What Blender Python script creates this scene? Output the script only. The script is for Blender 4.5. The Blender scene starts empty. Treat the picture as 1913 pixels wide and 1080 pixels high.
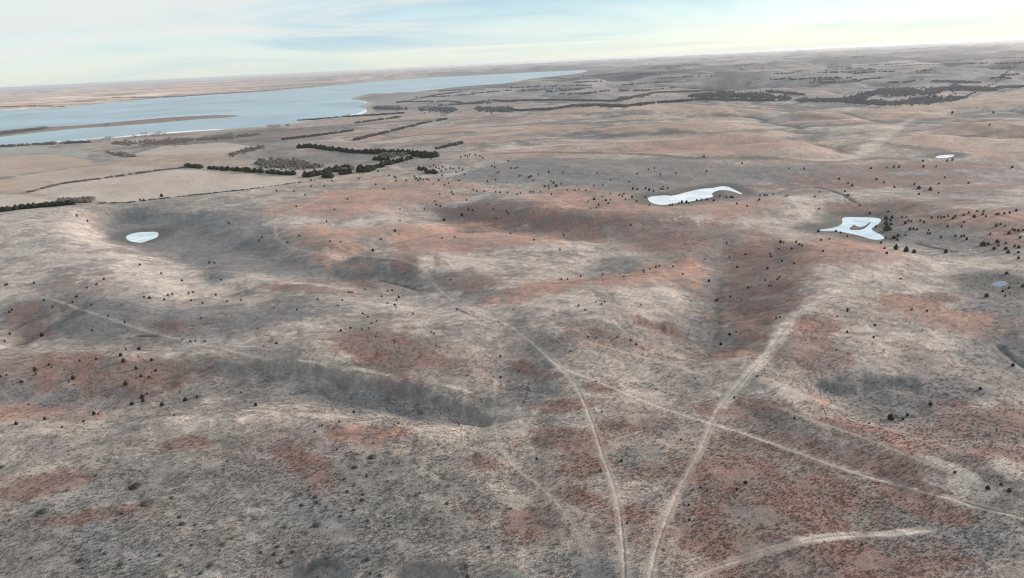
import bpy, math, random
import numpy as np

rng = np.random.default_rng(7)
random.seed(7)
SC = bpy.context.scene
COL = SC.collection
R = math.radians

# ------------------------------------------------------------------ camera
CAM_H = 130.0
W0, H0 = 1913.0, 1080.0
FPX = 1293.0
PITCH, ROLL = 18.1, 2.84
cam = bpy.data.cameras.new('camera')
cam.sensor_width = 36.0
cam.lens = 36.0 * FPX / W0
cam.clip_start = 1.0
cam.clip_end = 400000.0
cam_ob = bpy.data.objects.new('camera', cam)
COL.objects.link(cam_ob)
import mathutils
MC = mathutils.Matrix.Rotation(R(90 - PITCH), 3, 'X') @ mathutils.Matrix.Rotation(R(-ROLL), 3, 'Z')
cam_ob.matrix_world = mathutils.Matrix.Translation((0, 0, CAM_H)) @ MC.to_4x4()
SC.camera = cam_ob

# ------------------------------------------------------------------ sky, sun, exposure
SUN_AZ, SUN_EL = 66.0, 15.0          # azimuth to the right of the view direction
wd = bpy.data.worlds.new('World')
SC.world = wd
wd.use_nodes = True
nt = wd.node_tree
for n in list(nt.nodes):
    nt.nodes.remove(n)
N = nt.nodes.new
L = nt.links.new
wout = N('ShaderNodeOutputWorld')
bg = N('ShaderNodeBackground')
bg.inputs['Strength'].default_value = 0.11
sky = N('ShaderNodeTexSky')
sky.sky_type = 'NISHITA'
sky.sun_disc = False
sky.sun_elevation = R(SUN_EL)
sky.sun_rotation = R(SUN_AZ)
sky.altitude = 300.0
sky.air_density = 1.0
sky.dust_density = 0.2
sky.ozone_density = 2.0
# thin streaky cloud sheet, projected on a plane overhead
tc = N('ShaderNodeTexCoord')
sep = N('ShaderNodeSeparateXYZ')
L(tc.outputs['Generated'], sep.inputs[0])
def math_node(op, a, b=None, clamp=False):
    m = N('ShaderNodeMath'); m.operation = op; m.use_clamp = clamp
    for i, v in enumerate((a, b)):
        if v is None: continue
        if isinstance(v, (int, float)): m.inputs[i].default_value = v
        else: L(v, m.inputs[i])
    return m.outputs[0]
zc = math_node('ADD', math_node('MAXIMUM', sep.outputs['Z'], 0.0), 0.045)
cx = math_node('DIVIDE', sep.outputs['X'], zc)
cy = math_node('DIVIDE', sep.outputs['Y'], zc)
cmb = N('ShaderNodeCombineXYZ')
L(cx, cmb.inputs[0]); L(cy, cmb.inputs[1])
cn = N('ShaderNodeTexNoise')
cn.inputs['Scale'].default_value = 0.16
cn.inputs['Detail'].default_value = 5.0
cn.inputs['Roughness'].default_value = 0.5
cn.inputs['Distortion'].default_value = 0.8
L(cmb.outputs[0], cn.inputs['Vector'])
def ramp(src, lo, hi, t0, t1):
    m = N('ShaderNodeMapRange'); m.interpolation_type = 'SMOOTHSTEP'
    for k_, v_ in (('From Min', lo), ('From Max', hi), ('To Min', t0), ('To Max', t1)): m.inputs[k_].default_value = v_
    L(src, m.inputs['Value']); return m.outputs[0]
def cmix(fac, a_, b_, mode='MIX'):
    m = N('ShaderNodeMix'); m.data_type = 'RGBA'; m.blend_type = mode
    for key, v_ in (('Factor', fac), ('A', a_), ('B', b_)):
        if isinstance(v_, (int, float)): m.inputs[key].default_value = v_
        elif isinstance(v_, tuple): m.inputs[key].default_value = v_
        else: L(v_, m.inputs[key])
    return m.outputs['Result']
cn2 = N('ShaderNodeTexNoise')
for k_, v_ in (('Scale', 0.23), ('Detail', 6.0), ('Roughness', 0.55), ('Distortion', 1.2)): cn2.inputs[k_].default_value = v_
mp = N('ShaderNodeMapping'); mp.inputs['Location'].default_value = (4.3, -2.1, 3.0); mp.inputs['Scale'].default_value = (0.6, 1.0, 1.0)
L(cmb.outputs[0], mp.inputs['Vector']); L(mp.outputs[0], cn2.inputs['Vector'])
hz_ = ramp(sep.outputs['Z'], 0.004, 0.05, 0.25, 1.0)
c0 = cmix(1.0, sky.outputs[0], (1.0, 1.0, 1.05, 1), 'MULTIPLY')
c1 = cmix(0.66, c0, (2.85, 3.4, 3.7, 1))                              # thin even veil
c2 = cmix(math_node('MULTIPLY', ramp(cn.outputs['Fac'], 0.42, 0.64, 0.0, 0.9), hz_), c1, (2.1, 3.0, 3.5, 1))   # grey-blue streaks
c3 = cmix(math_node('MULTIPLY', ramp(cn2.outputs['Fac'], 0.46, 0.66, 0.0, 0.7), hz_), c2, (4.0, 3.95, 3.8, 1))    # pale cream streaks
L(c3, bg.inputs['Color'])
L(bg.outputs[0], wout.inputs['Surface'])

sun = bpy.data.lights.new('sun', 'SUN')
sun.energy = 2.6
sun.angle = R(10.0)
sun.color = (1.0, 0.85, 0.75)
sun_ob = bpy.data.objects.new('sun', sun)
COL.objects.link(sun_ob)
sdir = mathutils.Vector((math.sin(R(SUN_AZ)) * math.cos(R(SUN_EL)), math.cos(R(SUN_AZ)) * math.cos(R(SUN_EL)), math.sin(R(SUN_EL))))
sun_ob.rotation_euler = sdir.to_track_quat('Z', 'Y').to_euler()
sun_ob.location = (0, 0, 300)
SC.view_settings.view_transform = 'Standard'
SC.view_settings.look = 'None'
SC.view_settings.gamma = 1.0
SC.cycles.filter_width = 1.0
SC.view_settings.exposure = 1.0

# ------------------------------------------------------------------ numeric helpers
MCN = np.array(MC)
def ray(px):
    p = np.atleast_2d(np.asarray(px, float))
    d = np.stack([(p[:, 0] - W0 / 2) / FPX, -(p[:, 1] - H0 / 2) / FPX, -np.ones(len(p))], 1)
    d = d @ MCN.T
    return d / np.linalg.norm(d, axis=1, keepdims=True)
def on_plane(px, z=0.0):
    d = ray(px)
    t = (z - CAM_H) / np.minimum(d[:, 2], -0.0008)
    return d[:, :2] * t[:, None]
def smooth(a, b, x):
    t = np.clip((x - a) / (b - a), 0, 1)
    return t * t * (3 - 2 * t)
def _hash(ix, iy, s):
    h = (ix.astype(np.int64) * 374761393 + iy.astype(np.int64) * 668265263 + s * 974634521) & 0xFFFFFFFF
    h = ((h ^ (h >> 13)) * 1274126177) & 0xFFFFFFFF
    h = (h ^ (h >> 16)) & 0xFFFF
    return h.astype(np.float32) / 65535.0
def vnoise(x, y, s=0):
    x0 = np.floor(x); y0 = np.floor(y)
    fx = (x - x0).astype(np.float32); fy = (y - y0).astype(np.float32)
    fx = fx * fx * fx * (fx * (fx * 6 - 15) + 10); fy = fy * fy * fy * (fy * (fy * 6 - 15) + 10)
    a = _hash(x0, y0, s); b = _hash(x0 + 1, y0, s); c = _hash(x0, y0 + 1, s); d = _hash(x0 + 1, y0 + 1, s)
    return (a + (b - a) * fx) * (1 - fy) + (c + (d - c) * fx) * fy
def fbm(x, y, wl, octv=4, s=0, rough=0.5):
    """fractal noise in -1..1, wl = wavelength in metres"""
    out = 0; amp = 1; tot = 0
    ca, sa = math.cos(0.6), math.sin(0.6)
    u = x / wl; v = y / wl
    for o in range(octv):
        out = out + amp * (vnoise(u + 17.3 * o, v - 9.1 * o, s + o) * 2 - 1)
        tot += amp; amp *= rough
        u, v = (u * ca - v * sa) * 2.03, (u * sa + v * ca) * 2.03
    return out / tot * 1.6
def chaikin(p, n=2, closed=True):
    p = np.asarray(p, float)
    for _ in range(n):
        if closed:
            q = np.roll(p, -1, 0)
            p = np.stack([.75 * p + .25 * q, .25 * p + .75 * q], 1).reshape(-1, 2)
        else:
            a, b = p[:-1], p[1:]
            m = np.stack([.75 * a + .25 * b, .25 * a + .75 * b], 1).reshape(-1, 2)
            p = np.vstack([p[:1], m, p[-1:]])
    return p
def seg_dist(x, y, P, closed=False, signed=False):
    """distance to a polyline, arc parameter 0..1, side"""
    P = np.asarray(P, float)
    Q = np.vstack([P, P[:1]]) if closed else P
    best = np.full(x.shape, 1e18); tt = np.zeros(x.shape); sd = np.zeros(x.shape)
    ln = np.linalg.norm(np.diff(Q, axis=0), axis=1); cum = np.concatenate([[0], np.cumsum(ln)])
    for i in range(len(Q) - 1):
        ax, ay = Q[i]; dx, dy = Q[i + 1] - Q[i]
        l2 = dx * dx + dy * dy + 1e-9
        t = np.clip(((x - ax) * dx + (y - ay) * dy) / l2, 0, 1)
        ex = x - ax - t * dx; ey = y - ay - t * dy
        d = ex * ex + ey * ey
        m = d < best
        best = np.where(m, d, best)
        tt = np.where(m, (cum[i] + t * ln[i]) / cum[-1], tt)
        sd = np.where(m, np.sign(dx * ey - dy * ex), sd)
    return np.sqrt(best), tt, sd
def inside(x, y, P):
    c = np.zeros(x.shape, bool)
    P = np.asarray(P, float); j = len(P) - 1
    for i in range(len(P)):
        xi, yi = P[i]; xj, yj = P[j]
        if yi != yj:
            c ^= ((yi > y) != (yj > y)) & (x < (xj - xi) * (y - yi) / (yj - yi) + xi)
        j = i
    return c
def poly_sd(x, y, P, margin):
    """signed distance to polygon (negative inside), only exact within margin"""
    P = np.asarray(P, float)
    out = np.full(x.shape, 1e6)
    m = (x > P[:, 0].min() - margin) & (x < P[:, 0].max() + margin) & (y > P[:, 1].min() - margin) & (y < P[:, 1].max() + margin)
    if m.any():
        d, _, _ = seg_dist(x[m], y[m], P, closed=True)
        ins = inside(x[m], y[m], P)
        out[m] = np.where(ins, -d, d)
    return out

# ------------------------------------------------------------------ ground grid (polar, finer towards the near ground)
dep = np.concatenate([np.arange(89.9, 46, -2.5), np.arange(46, 20, -0.085), np.arange(20, 6, -0.06), np.arange(6, 0.9, -0.03), np.geomspace(0.9, 0.115, 60)])
RR = CAM_H / np.tan(np.radians(dep))
TH = np.concatenate([np.arange(-180, -46, 3.0), np.arange(-46, 46, 0.095), np.arange(46, 180.1, 3.0)])
TH[-1] = 180.0
THr = np.radians(TH)
NR, NT = len(RR), len(TH)
GX = RR[:, None] * np.sin(THr)[None, :]
GY = RR[:, None] * np.cos(THr)[None, :]
GR = np.broadcast_to(RR[:, None], GX.shape)
def near_mask(P, pad):
    P = np.asarray(P)
    return (GX > P[:, 0].min() - pad) & (GX < P[:, 0].max() + pad) & (GY > P[:, 1].min() - pad) & (GY < P[:, 1].max() + pad)

LAKE_Z = -12.0
lake_far = [(-260, 232), (-120, 217), (0, 206), (100, 203), (160, 197), (213, 192), (300, 183), (400, 177), (480, 172), (560, 166), (620, 160), (700, 152.5), (760, 148), (830, 143.5), (960, 137.5), (1040, 133), (1098, 130.4)]
lake_near = [(1090, 136), (1040, 142), (1000, 146), (975, 150), (952, 154), (935, 157), (897, 159), (847, 163), (800, 169), (752, 174), (715, 174), (688, 175), (668, 180), (653, 184.7), (668, 188), (684, 190.5), (688, 194), (676, 197), (668, 199), (680, 202), (687, 207), (681, 212.5), (647, 217), (583, 224), (552, 230.5), (530, 234), (502, 235.5), (480, 237), (417, 242), (347, 247), (278, 252), (211, 258), (167, 264), (97, 266), (0, 272), (-120, 281), (-260, 292)]
LAKE = chaikin(on_plane(lake_far + lake_near, LAKE_Z), 1)
pen_px = [(-80, 252), (0, 244.5), (42, 240), (89, 237.5), (167, 233), (250, 225), (333, 218), (403, 215), (449, 215.5), (440, 218.5), (400, 221), (361, 223.5), (278, 231), (208, 236), (139, 240.5), (55, 249), (0, 256), (-80, 264)]
PEN = chaikin(on_plane(pen_px, LAKE_Z), 1)
mL = GR < 14000
SDL = np.full(GX.shape, 1e6)
SDL[mL] = np.maximum(poly_sd(GX[mL], GY[mL], LAKE, 5000), -poly_sd(GX[mL], GY[mL], PEN, 4000))

# base relief ---------------------------------------------------------------
wx = GX + 60 * fbm(GX, GY, 400, 2, 90); wy = GY + 60 * fbm(GX, GY, 400, 2, 95)
far = smooth(650, 1300, GR)
rightness = smooth(-0.15, 0.35, GX / (GR + 1))
Z = 3.2 * fbm(wx, wy, 210, 3, 3) + 1.2 * fbm(GX, GY, 60, 3, 11) + 0.28 * fbm(GX, GY, 14, 3, 15)
Z = Z * (1 - 0.3 * far)
rf = np.where(GR > 2000, np.maximum(rightness, smooth(-0.34, -0.12, GX / (GR + 1)) * smooth(2000, 2600, GR)), rightness)
ab1 = np.abs(fbm(wx + 300, wy, 300, 4, 21, 0.42))          # rounded hills between sharp draws
ab2 = np.abs(fbm(wx - 900, wy * 1.2, 800, 4, 24, 0.45))
Z = Z + far * (3 + 19 * rf) * (ab1 - 0.28) + smooth(1800, 3500, GR) * (6 + 52 * rf) * (ab2 - 0.3)
ridg = 0.75 - 1.0 * (0.45 - ab1)
Z = Z + far * rightness * 9 * fbm(wx, wy, 900, 3, 26)
Z = Z + smooth(2500, 9000, GR) * 9 * fbm(GX, GY, 2600, 4, 31)
Z = Z + smooth(9000, 40000, GR) * 22 * fbm(GX, GY, 9000, 3, 41)

def dent(pts, depth, width, pad=3.0, taper=0.12, curve=2.0):
    """valley (depth > 0) or swell (depth < 0) along a polyline given in photo pixels"""
    global Z
    P = chaikin(on_plane(pts), 2, False)
    m = near_mask(P, pad * width)
    d, t, _ = seg_dist(GX[m], GY[m], P)
    d = d * (1 + 0.25 * fbm(GX[m], GY[m], width * 1.3, 3, 61))
    w = np.exp(-(d / width) ** curve)
    Z[m] -= depth * w
def scarp(pts, drop, w1, w2, side=1, seed=71, rough=2.0):
    """short steep bank: the ground falls by drop within w1 m on one side, regained by w2 m"""
    global Z
    P = chaikin(on_plane(pts), 2, False)
    m = near_mask(P, w2 * 1.2)
    d, t, s = seg_dist(GX[m], GY[m], P)
    ds = d * s * side + rough * fbm(GX[m], GY[m], 13, 4, seed, 0.55)
    end = smooth(0.0, 0.10, t) * smooth(1.0, 0.90, t)
    ds = ds + 0.22 * rough * fbm(GX[m], GY[m], 4.0, 2, seed + 9)
    prof = np.clip(ds / w1, 0, 1) * (1 - smooth(w1, w2, ds))
    Z[m] -= drop * prof * end * (0.75 + 0.25 * fbm(GX[m], GY[m], 30, 2, seed + 5))

# draws, hollows and rises traced from the photograph
dent([(205, 395), (262, 448), (330, 490), (398, 538)], 7, 26)
dent([(230, 400), (380, 440), (560, 490), (700, 505), (790, 535)], 7, 34)
dent([(80, 430), (130, 470), (250, 515), (360, 535)], -4, 40)
dent([(650, 468), (690, 457), (750, 432), (850, 415)], 6, 13)
dent([(540, 430), (600, 455), (650, 478), (780, 488)], -4, 24)
dent([(780, 385), (900, 402), (1000, 418), (1150, 432)], 8, 34)
dent([(940, 372), (1060, 398), (1200, 402), (1330, 398), (1450, 385)], -6, 36)
dent([(1070, 375), (1110, 384), (1130, 372)], 5, 14)
dent([(700, 455), (860, 445), (1020, 455), (1120, 450)], -3, 22)
dent([(1380, 470), (1335, 520), (1325, 580), (1318, 632)], 7, 25)
dent([(1100, 500), (1200, 505), (1290, 490), (1360, 470), (1500, 445)], 4, 24)
dent([(830, 530), (1000, 545), (1140, 530), (1270, 505)], -3, 20)
dent([(1020, 590), (1150, 575), (1250, 560)], -4, 28)
dent([(1600, 505), (1520, 555), (1465, 620), (1410, 690)], -4, 26)
dent([(1850, 560), (1870, 610), (1925, 660), (1990, 700)], 9, 26)
dent([(1560, 470), (1680, 500), (1800, 520)], -5, 30)
dent([(1540, 425), (1620, 428), (1700, 455), (1790, 470), (1900, 500)], 7, 24)
dent([(1650, 385), (1780, 405), (1913, 402)], -5, 40)
dent([(1600, 740), (1690, 765), (1760, 750), (1860, 742), (1950, 750)], 4.2, 24)
dent([(1460, 730), (1560, 800), (1700, 850), (1850, 880)], -3, 14)
dent([(880, 755), (760, 745), (600, 725), (420, 722), (250, 730), (60, 745), (-120, 770)], 4.6, 20)
dent([(-80, 690), (100, 680), (250, 665), (420, 655), (560, 655)], -4, 16)
dent([(280, 790), (420, 785), (600, 795), (820, 800)], -2.2, 12)
dent([(130, 572), (70, 595), (20, 618)], 4, 9)
dent([(-40, 590), (100, 620), (300, 640), (480, 640)], 4, 22)
dent([(1000, 735), (950, 690), (930, 650)], 2, 14)
dent([(560, 1120), (700, 1100), (900, 1100), (1040, 1110)], 3, 12)
dent([(1000, 780), (970, 870), (985, 960)], 1.5, 7)
scarp([(380, 690), (480, 676), (560, 676), (640, 686), (720, 700), (780, 712), (850, 728), (905, 746), (925, 765), (900, 785)], 5.4, 3.0, 34, side=-1, rough=2.0)
scarp([(1500, 705), (1540, 702), (1585, 708), (1600, 692), (1660, 690), (1730, 700)], 2.2, 3.2, 20, side=-1, seed=72)
scarp([(1140, 603), (1180, 598), (1245, 598)], 2.2, 4, 16, side=-1, seed=73)
scarp([(470, 1062), (540, 1042), (600, 1026), (640, 1034), (665, 1060), (700, 1064), (735, 1040), (770, 1028), (800, 1034), (825, 1030), (850, 1045), (860, 1066), (910, 1050), (960, 1052), (1010, 1075)], 4.2, 2.2, 14, side=-1, seed=74, rough=0.8)

def zlook_arr(A):
    def f(x, y):
        r = np.hypot(x, y); th = np.degrees(np.arctan2(x, y))
        fi = np.interp(r, RR, np.arange(NR)); fj = np.interp(th, TH, np.arange(NT))
        i = np.minimum(fi.astype(int), NR - 2); j = np.minimum(fj.astype(int), NT - 2)
        u = fi - i; v = fj - j
        return (A[i, j] * (1 - u) + A[i + 1, j] * u) * (1 - v) + (A[i, j + 1] * (1 - u) + A[i + 1, j + 1] * u) * v
    return f
def cast(px, A=None):
    """pixels -> points where the sight line first meets the ground"""
    f = zlook_arr(Z if A is None else A)
    dd = ray(px)
    t = np.geomspace(60, 45000, 1900)
    out = np.zeros((len(dd), 3))
    for k0 in range(0, len(dd), 250):
        d = dd[k0:k0 + 250]; n_ = len(d)
        p = d[:, None, :] * t[None, :, None]
        hit = f(p[..., 0].ravel(), p[..., 1].ravel()).reshape(n_, -1) > p[..., 2] + CAM_H
        i = np.where(hit.any(1), hit.argmax(1), len(t) - 1)
        lo, hi = t[np.maximum(i - 1, 0)], t[i]
        for _ in range(16):
            mid = .5 * (lo + hi); q = d * mid[:, None]
            under = f(q[:, 0], q[:, 1]) > q[:, 2] + CAM_H
            hi = np.where(under, mid, hi); lo = np.where(under, lo, mid)
        q = d * hi[:, None]
        out[k0:k0 + 250] = np.stack([q[:, 0], q[:, 1], f(q[:, 0], q[:, 1])], 1)
    return out

# lake basin: shore slopes through water level
m = SDL < 2500
s = SDL[m]
shore = np.where(s < 0, np.maximum(s * 0.03, -6), s * 0.02 + 0.2)
k = smooth(60, 900, s)
Z[m] = np.where(s < 60, LAKE_Z + np.minimum(shore, 3.5), (LAKE_Z + 1.4) * (1 - k) + Z[m] * k + 0 * s)
# a low knoll on the headland
hd = on_plane([(735, 180)], LAKE_Z + 6)[0]
Z += 14 * np.exp(-((GX - hd[0]) ** 2 / 420 ** 2 + (GY - hd[1]) ** 2 / 420 ** 2)) * smooth(0, 160, SDL)

# ponds
ponds_px = {
    'left': [(233, 442), (250, 435), (272, 433.5), (294, 432.5), (297, 438), (292, 445), (278, 449), (265, 454), (247, 452), (239, 449)],
    'middle': [(1210, 369), (1218, 366.7), (1243, 364.7), (1256, 366.5), (1279, 359.7), (1310, 352.5), (1332, 351.5), (1346, 348), (1360, 348.5), (1369, 353), (1388, 362), (1385, 363.5), (1366, 356.5), (1345, 354.5), (1333, 359), (1329, 363), (1335, 367.5), (1304, 373.6), (1282, 378), (1252, 381), (1243, 383), (1224, 382), (1212, 376)],
    'right': [(1522, 430), (1533, 429), (1555, 426), (1569, 422), (1575, 415), (1572, 409.5), (1577, 405.5), (1600, 406), (1627, 406), (1647, 408.5), (1645, 415), (1636, 422), (1627, 428), (1634, 433), (1647, 438.6), (1653, 444), (1650, 448), (1630, 448), (1611, 441.5), (1588, 436), (1566, 432), (1544, 431.7)],
    'small': [(1746, 293.5), (1757, 289.7), (1786, 288.5), (1780, 293), (1766, 295.5), (1748, 295.5)],
    'far': [(1141, 201.8), (1152, 200.5), (1165, 200.8), (1161, 203.4), (1148, 204)],
    'grey': [(1850, 531), (1861, 526), (1880, 525), (1884, 531), (1866, 537)],
}
island_px = [(1583, 427.5), (1592, 421), (1600, 413.6), (1602, 415.5), (1598, 422), (1611, 424), (1627, 411.5), (1631, 413), (1625, 421), (1613, 430.5), (1588, 430)]
POND = {}
Znat = Z.copy()
for kname, px in ponds_px.items():
    pa = np.array(px)
    lev = cast([pa.mean(0)], Znat)[0][2] - 0.8
    P = chaikin(on_plane(px, lev), 1)
    POND[kname] = (P, lev)
    wide = 12 if kname not in ('small', 'far') else 40
    mm = near_mask(P, 140)
    sd = poly_sd(GX[mm], GY[mm], P, 140)
    if kname == 'right':
        isl = chaikin(on_plane(island_px, lev), 1)
        si = poly_sd(GX[mm], GY[mm], isl, 60)
        sd = np.maximum(sd, -(si + 0.7))
    kk = smooth(2, 60 if kname != 'far' else 130, sd)
    zz = Z[mm]
    low = lev + np.clip(sd * 0.10, -1.2, 1.2)
    zup = zz + (np.maximum(zz, lev + 0.25) - zz) * (1 - smooth(50, 125, sd))
    Z[mm] = np.where(sd < 2, low, low * (1 - kk) + zup * kk)

# ------------------------------------------------------------------ tracks, fields, vegetation
def line(pts, n=2):
    P = chaikin(np.asarray(pts, float), n, False)
    return cast(P)[:, :2]
track_px = {
    'main': ([(800, 503), (806, 528), (850, 562), (900, 585), (950, 605), (985, 630), (1020, 662), (1050, 690), (1075, 715), (1095, 760), (1110, 800), (1125, 850), (1145, 900), (1157, 950), (1162, 1000), (1166, 1050), (1168, 1110)], 1.5),
    'right': ([(1600, 530), (1540, 555), (1495, 580), (1465, 615), (1440, 650), (1405, 690), (1370, 730), (1340, 765), (1328, 795), (1310, 840), (1285, 885), (1262, 930), (1245, 970), (1230, 1010), (1218, 1060), (1208, 1110)], 1.5),
    'cross': ([(1030, 672), (1062, 692), (1100, 705), (1160, 730), (1240, 762), (1320, 788), (1370, 802), (1480, 840), (1560, 870), (1640, 895), (1720, 915), (1820, 945), (1913, 967), (1980, 985)], 1.2),
    'bare': ([(1260, 1100), (1290, 1080), (1330, 1062), (1400, 1040), (1470, 1018), (1560, 1000), (1650, 1000), (1740, 988)], 1.5),
    'left': ([(-60, 510), (0, 525), (60, 545), (130, 570), (190, 590), (250, 610), (300, 626), (350, 635), (420, 652), (500, 672), (590, 684)], 1.3),
    'loop': ([(612, 365), (570, 385), (522, 401), (514, 420), (516, 442), (535, 459), (580, 470), (650, 479), (740, 480), (800, 503)], 1.8),
    'spur': ([(350, 384), (430, 392), (522, 401), (590, 405), (650, 394)], 1.4),
    'faint': ([(1080, 632), (1140, 650), (1200, 667), (1260, 683), (1330, 705)], 0.9),
    'wander': ([(930, 700), (922, 760), (930, 820), (955, 870), (1010, 905), (1060, 960), (1110, 1040), (1130, 1110)], 0.8),
    'shaded_ditch': ([(890, 289), (1000, 284), (1060, 285), (1215, 288), (1290, 296), (1350, 294), (1440, 295), (1510, 302), (1580, 302.5), (1640, 294), (1740, 300)], 17.0),
    'slope': ([(1440, 755), (1500, 778), (1600, 812), (1700, 850), (1780, 885), (1880, 930)], 0.9),
}
TRK = {k: (line(p), w) for k, (p, w) in track_px.items()}
fields_px = [
    ('cream', [(56, 360), (119, 343.5), (267, 324.5), (344, 315), (420, 321), (480, 327), (555, 331), (560, 340), (458, 354), (361, 364), (303, 370), (239, 378), (194, 378), (178, 374), (111, 369)], (0.44, 0.375, 0.32)),
    ('tan', [(17, 331), (133, 314), (222, 308), (305, 312), (264, 320), (125, 340), (105, 341), (25, 333)], (0.41, 0.335, 0.28)),
    ('peach', [(-140, 300), (0, 292), (100, 288), (172, 300), (172, 307), (125, 313), (0, 330), (-140, 345)], (0.40, 0.31, 0.255)),
    ('grey', [(-140, 284), (0, 275), (83, 275), (169, 283), (161, 297), (105, 287), (69, 286), (0, 290), (-140, 298)], (0.30, 0.31, 0.27)),
    ('pale', [(-140, 372), (0, 363), (47, 365), (108, 377), (60, 383), (0, 389), (-140, 405)], (0.46, 0.40, 0.34)),
    ('ochre', [(-140, 350), (0, 335), (36, 334), (98, 343), (42, 354), (0, 357), (-140, 370)], (0.43, 0.325, 0.255)),
    ('straw', [(250, 289), (300, 273), (420, 266), (480, 274), (420, 285), (330, 290)], (0.40, 0.35, 0.30)),
]
FLD = [(n, cast(p)[:, :2], c) for n, p, c in fields_px]

CREAM = np.array((0.55, 0.475, 0.42)); TAUPE = np.array((0.232, 0.206, 0.188)); RUST = np.array((0.212, 0.133, 0.114))
GREEN = np.array((0.172, 0.168, 0.165)); SOIL = np.array((0.60, 0.52, 0.44)); DARK = np.array((0.14, 0.13, 0.12)); ORANGE = np.array((0.36, 0.228, 0.180))
# patch list in photo pixels: x, y, rx, ry, tilt
rust_px = [(725, 650, 105, 36, 8), (1430, 540, 95, 60, -8), (1250, 452, 60, 20, 0), (880, 528, 70, 20, 10), (1530, 605, 45, 20, 0), (1500, 655, 70, 30, 0),
    (1650, 815, 130, 22, 12), (1840, 785, 110, 38, 8), (1860, 850, 60, 25, 12), (1400, 900, 150, 55, 12), (1340, 985, 90, 50, 0), (1500, 965, 150, 45, 8), (1620, 1050, 170, 36, 0), (1420, 1070, 110, 26, 0),
    (1700, 920, 70, 22, 12), (1640, 865, 110, 24, 12), (1050, 825, 75, 32, 0), (1100, 875, 60, 24, 0), (1205, 880, 46, 16, 0), (1000, 980, 70, 36, 10), (565, 870, 60, 30, 40), (70, 905, 110, 24, -12), (190, 960, 120, 13, -10),
    (200, 690, 190, 26, -3), (360, 828, 60, 13, 0), (690, 803, 70, 13, 0), (900, 865, 40, 16, 0), (1160, 635, 90, 11, 14), (1350, 662, 80, 13, 6), (1120, 722, 34, 10, 8), (320, 607, 48, 8, 3), (560, 535, 110, 9, 0), (670, 532, 70, 9, 0), (770, 490, 50, 16, 0),
    (1120, 402, 220, 12, 5), (930, 405, 120, 16, 5), (1600, 345, 180, 10, 0), (1720, 312, 160, 9, 0), (1840, 350, 120, 9, 0), (1330, 760, 30, 12, 0), (1420, 770, 60, 18, 10), (1230, 790, 40, 9, 0), (1740, 560, 70, 10, 0), (1880, 450, 40, 14, 0), (1700, 385, 160, 9, 0), (60, 620, 40, 30, 0), (1180, 960, 40, 20, 0), (880, 960, 30, 14, 0)]
orange_px = [(600, 447, 72, 26, 10), (860, 440, 180, 17, 3), (1020, 446, 120, 9, 0), (640, 378, 110, 16, -5), (800, 345, 130, 8, 3), (1070, 362, 70, 14, 8), (1180, 376, 90, 12, 5), (1380, 383, 80, 12, -3), (1110, 527, 190, 11, -7), (1260, 508, 66, 18, -8), (1590, 462, 100, 26, 4), (1750, 588, 110, 18, 10), (50, 772, 100, 17, 0), (1850, 402, 110, 8, 0), (1480, 300, 40, 6, 0), (680, 800, 30, 10, 0), (1380, 660, 40, 9, 0), (1110, 640, 40, 8, 15),
    (1300, 275, 230, 9, -2), (1050, 285, 160, 6, -3), (1120, 240, 140, 6, 0), (1500, 268, 130, 9, 3), (1780, 275, 130, 7, 8), (1840, 235, 120, 8, 2), (1100, 203, 40, 3, 0), (900, 262, 120, 6, -3), (960, 222, 90, 5, 0), (1560, 225, 120, 4, 2), (760, 250, 120, 5, -8), (1700, 215, 160, 4, 0), (560, 250, 60, 5, -5), (1360, 200, 120, 5, 0)]
cream_px = [(250, 512, 150, 28, 8), (450, 530, 90, 20, 0), (1150, 565, 130, 36, -8), (1000, 492, 230, 22, -3), (1650, 520, 170, 34, -3), (1600, 640, 110, 34, 0), (1320, 415, 120, 10, 0), (1520, 385, 110, 18, -5), (800, 372, 110, 12, 5), (850, 600, 120, 40, 0), (350, 645, 60, 16, 0), (1760, 870, 100, 9, 22), (1890, 870, 60, 20, 10), (1400, 690, 90, 16, -30), (1470, 620, 40, 40, -40), (900, 350, 100, 10, 0), (1560, 290, 100, 10, 3), (1630, 270, 40, 12, -30), (1680, 235, 40, 10, -30), (960, 270, 60, 6, 0), (750, 470, 60, 10, 0), (560, 470, 50, 10, 15), (700, 415, 60, 10, 0), (1100, 700, 120, 30, 8)]
green_px = [(430, 448, 220, 55, 10), (640, 505, 140, 24, 6), (250, 600, 270, 48, 5), (120, 1010, 230, 80, 0), (640, 960, 330, 110, 0), (1310, 600, 55, 62, 0), (1880, 620, 70, 80, 30), (1200, 330, 330, 34, -3), (1760, 440, 150, 26, 8), (1700, 330, 200, 24, 0), (90, 735, 180, 20, 0), (690, 455, 45, 15, -10), (860, 395, 120, 18, 8), (1110, 380, 36, 11, 0), (1680, 745, 170, 40, 0), (1000, 700, 60, 60, 0), (500, 900, 120, 40, 0), (1220, 490, 160, 14, -5), (1780, 1000, 200, 50, 5), (560, 295, 200, 14, 3), (380, 270, 120, 10, 0), (1100, 1060, 90, 30, 0), (1830, 540, 60, 40, 0)]
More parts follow.
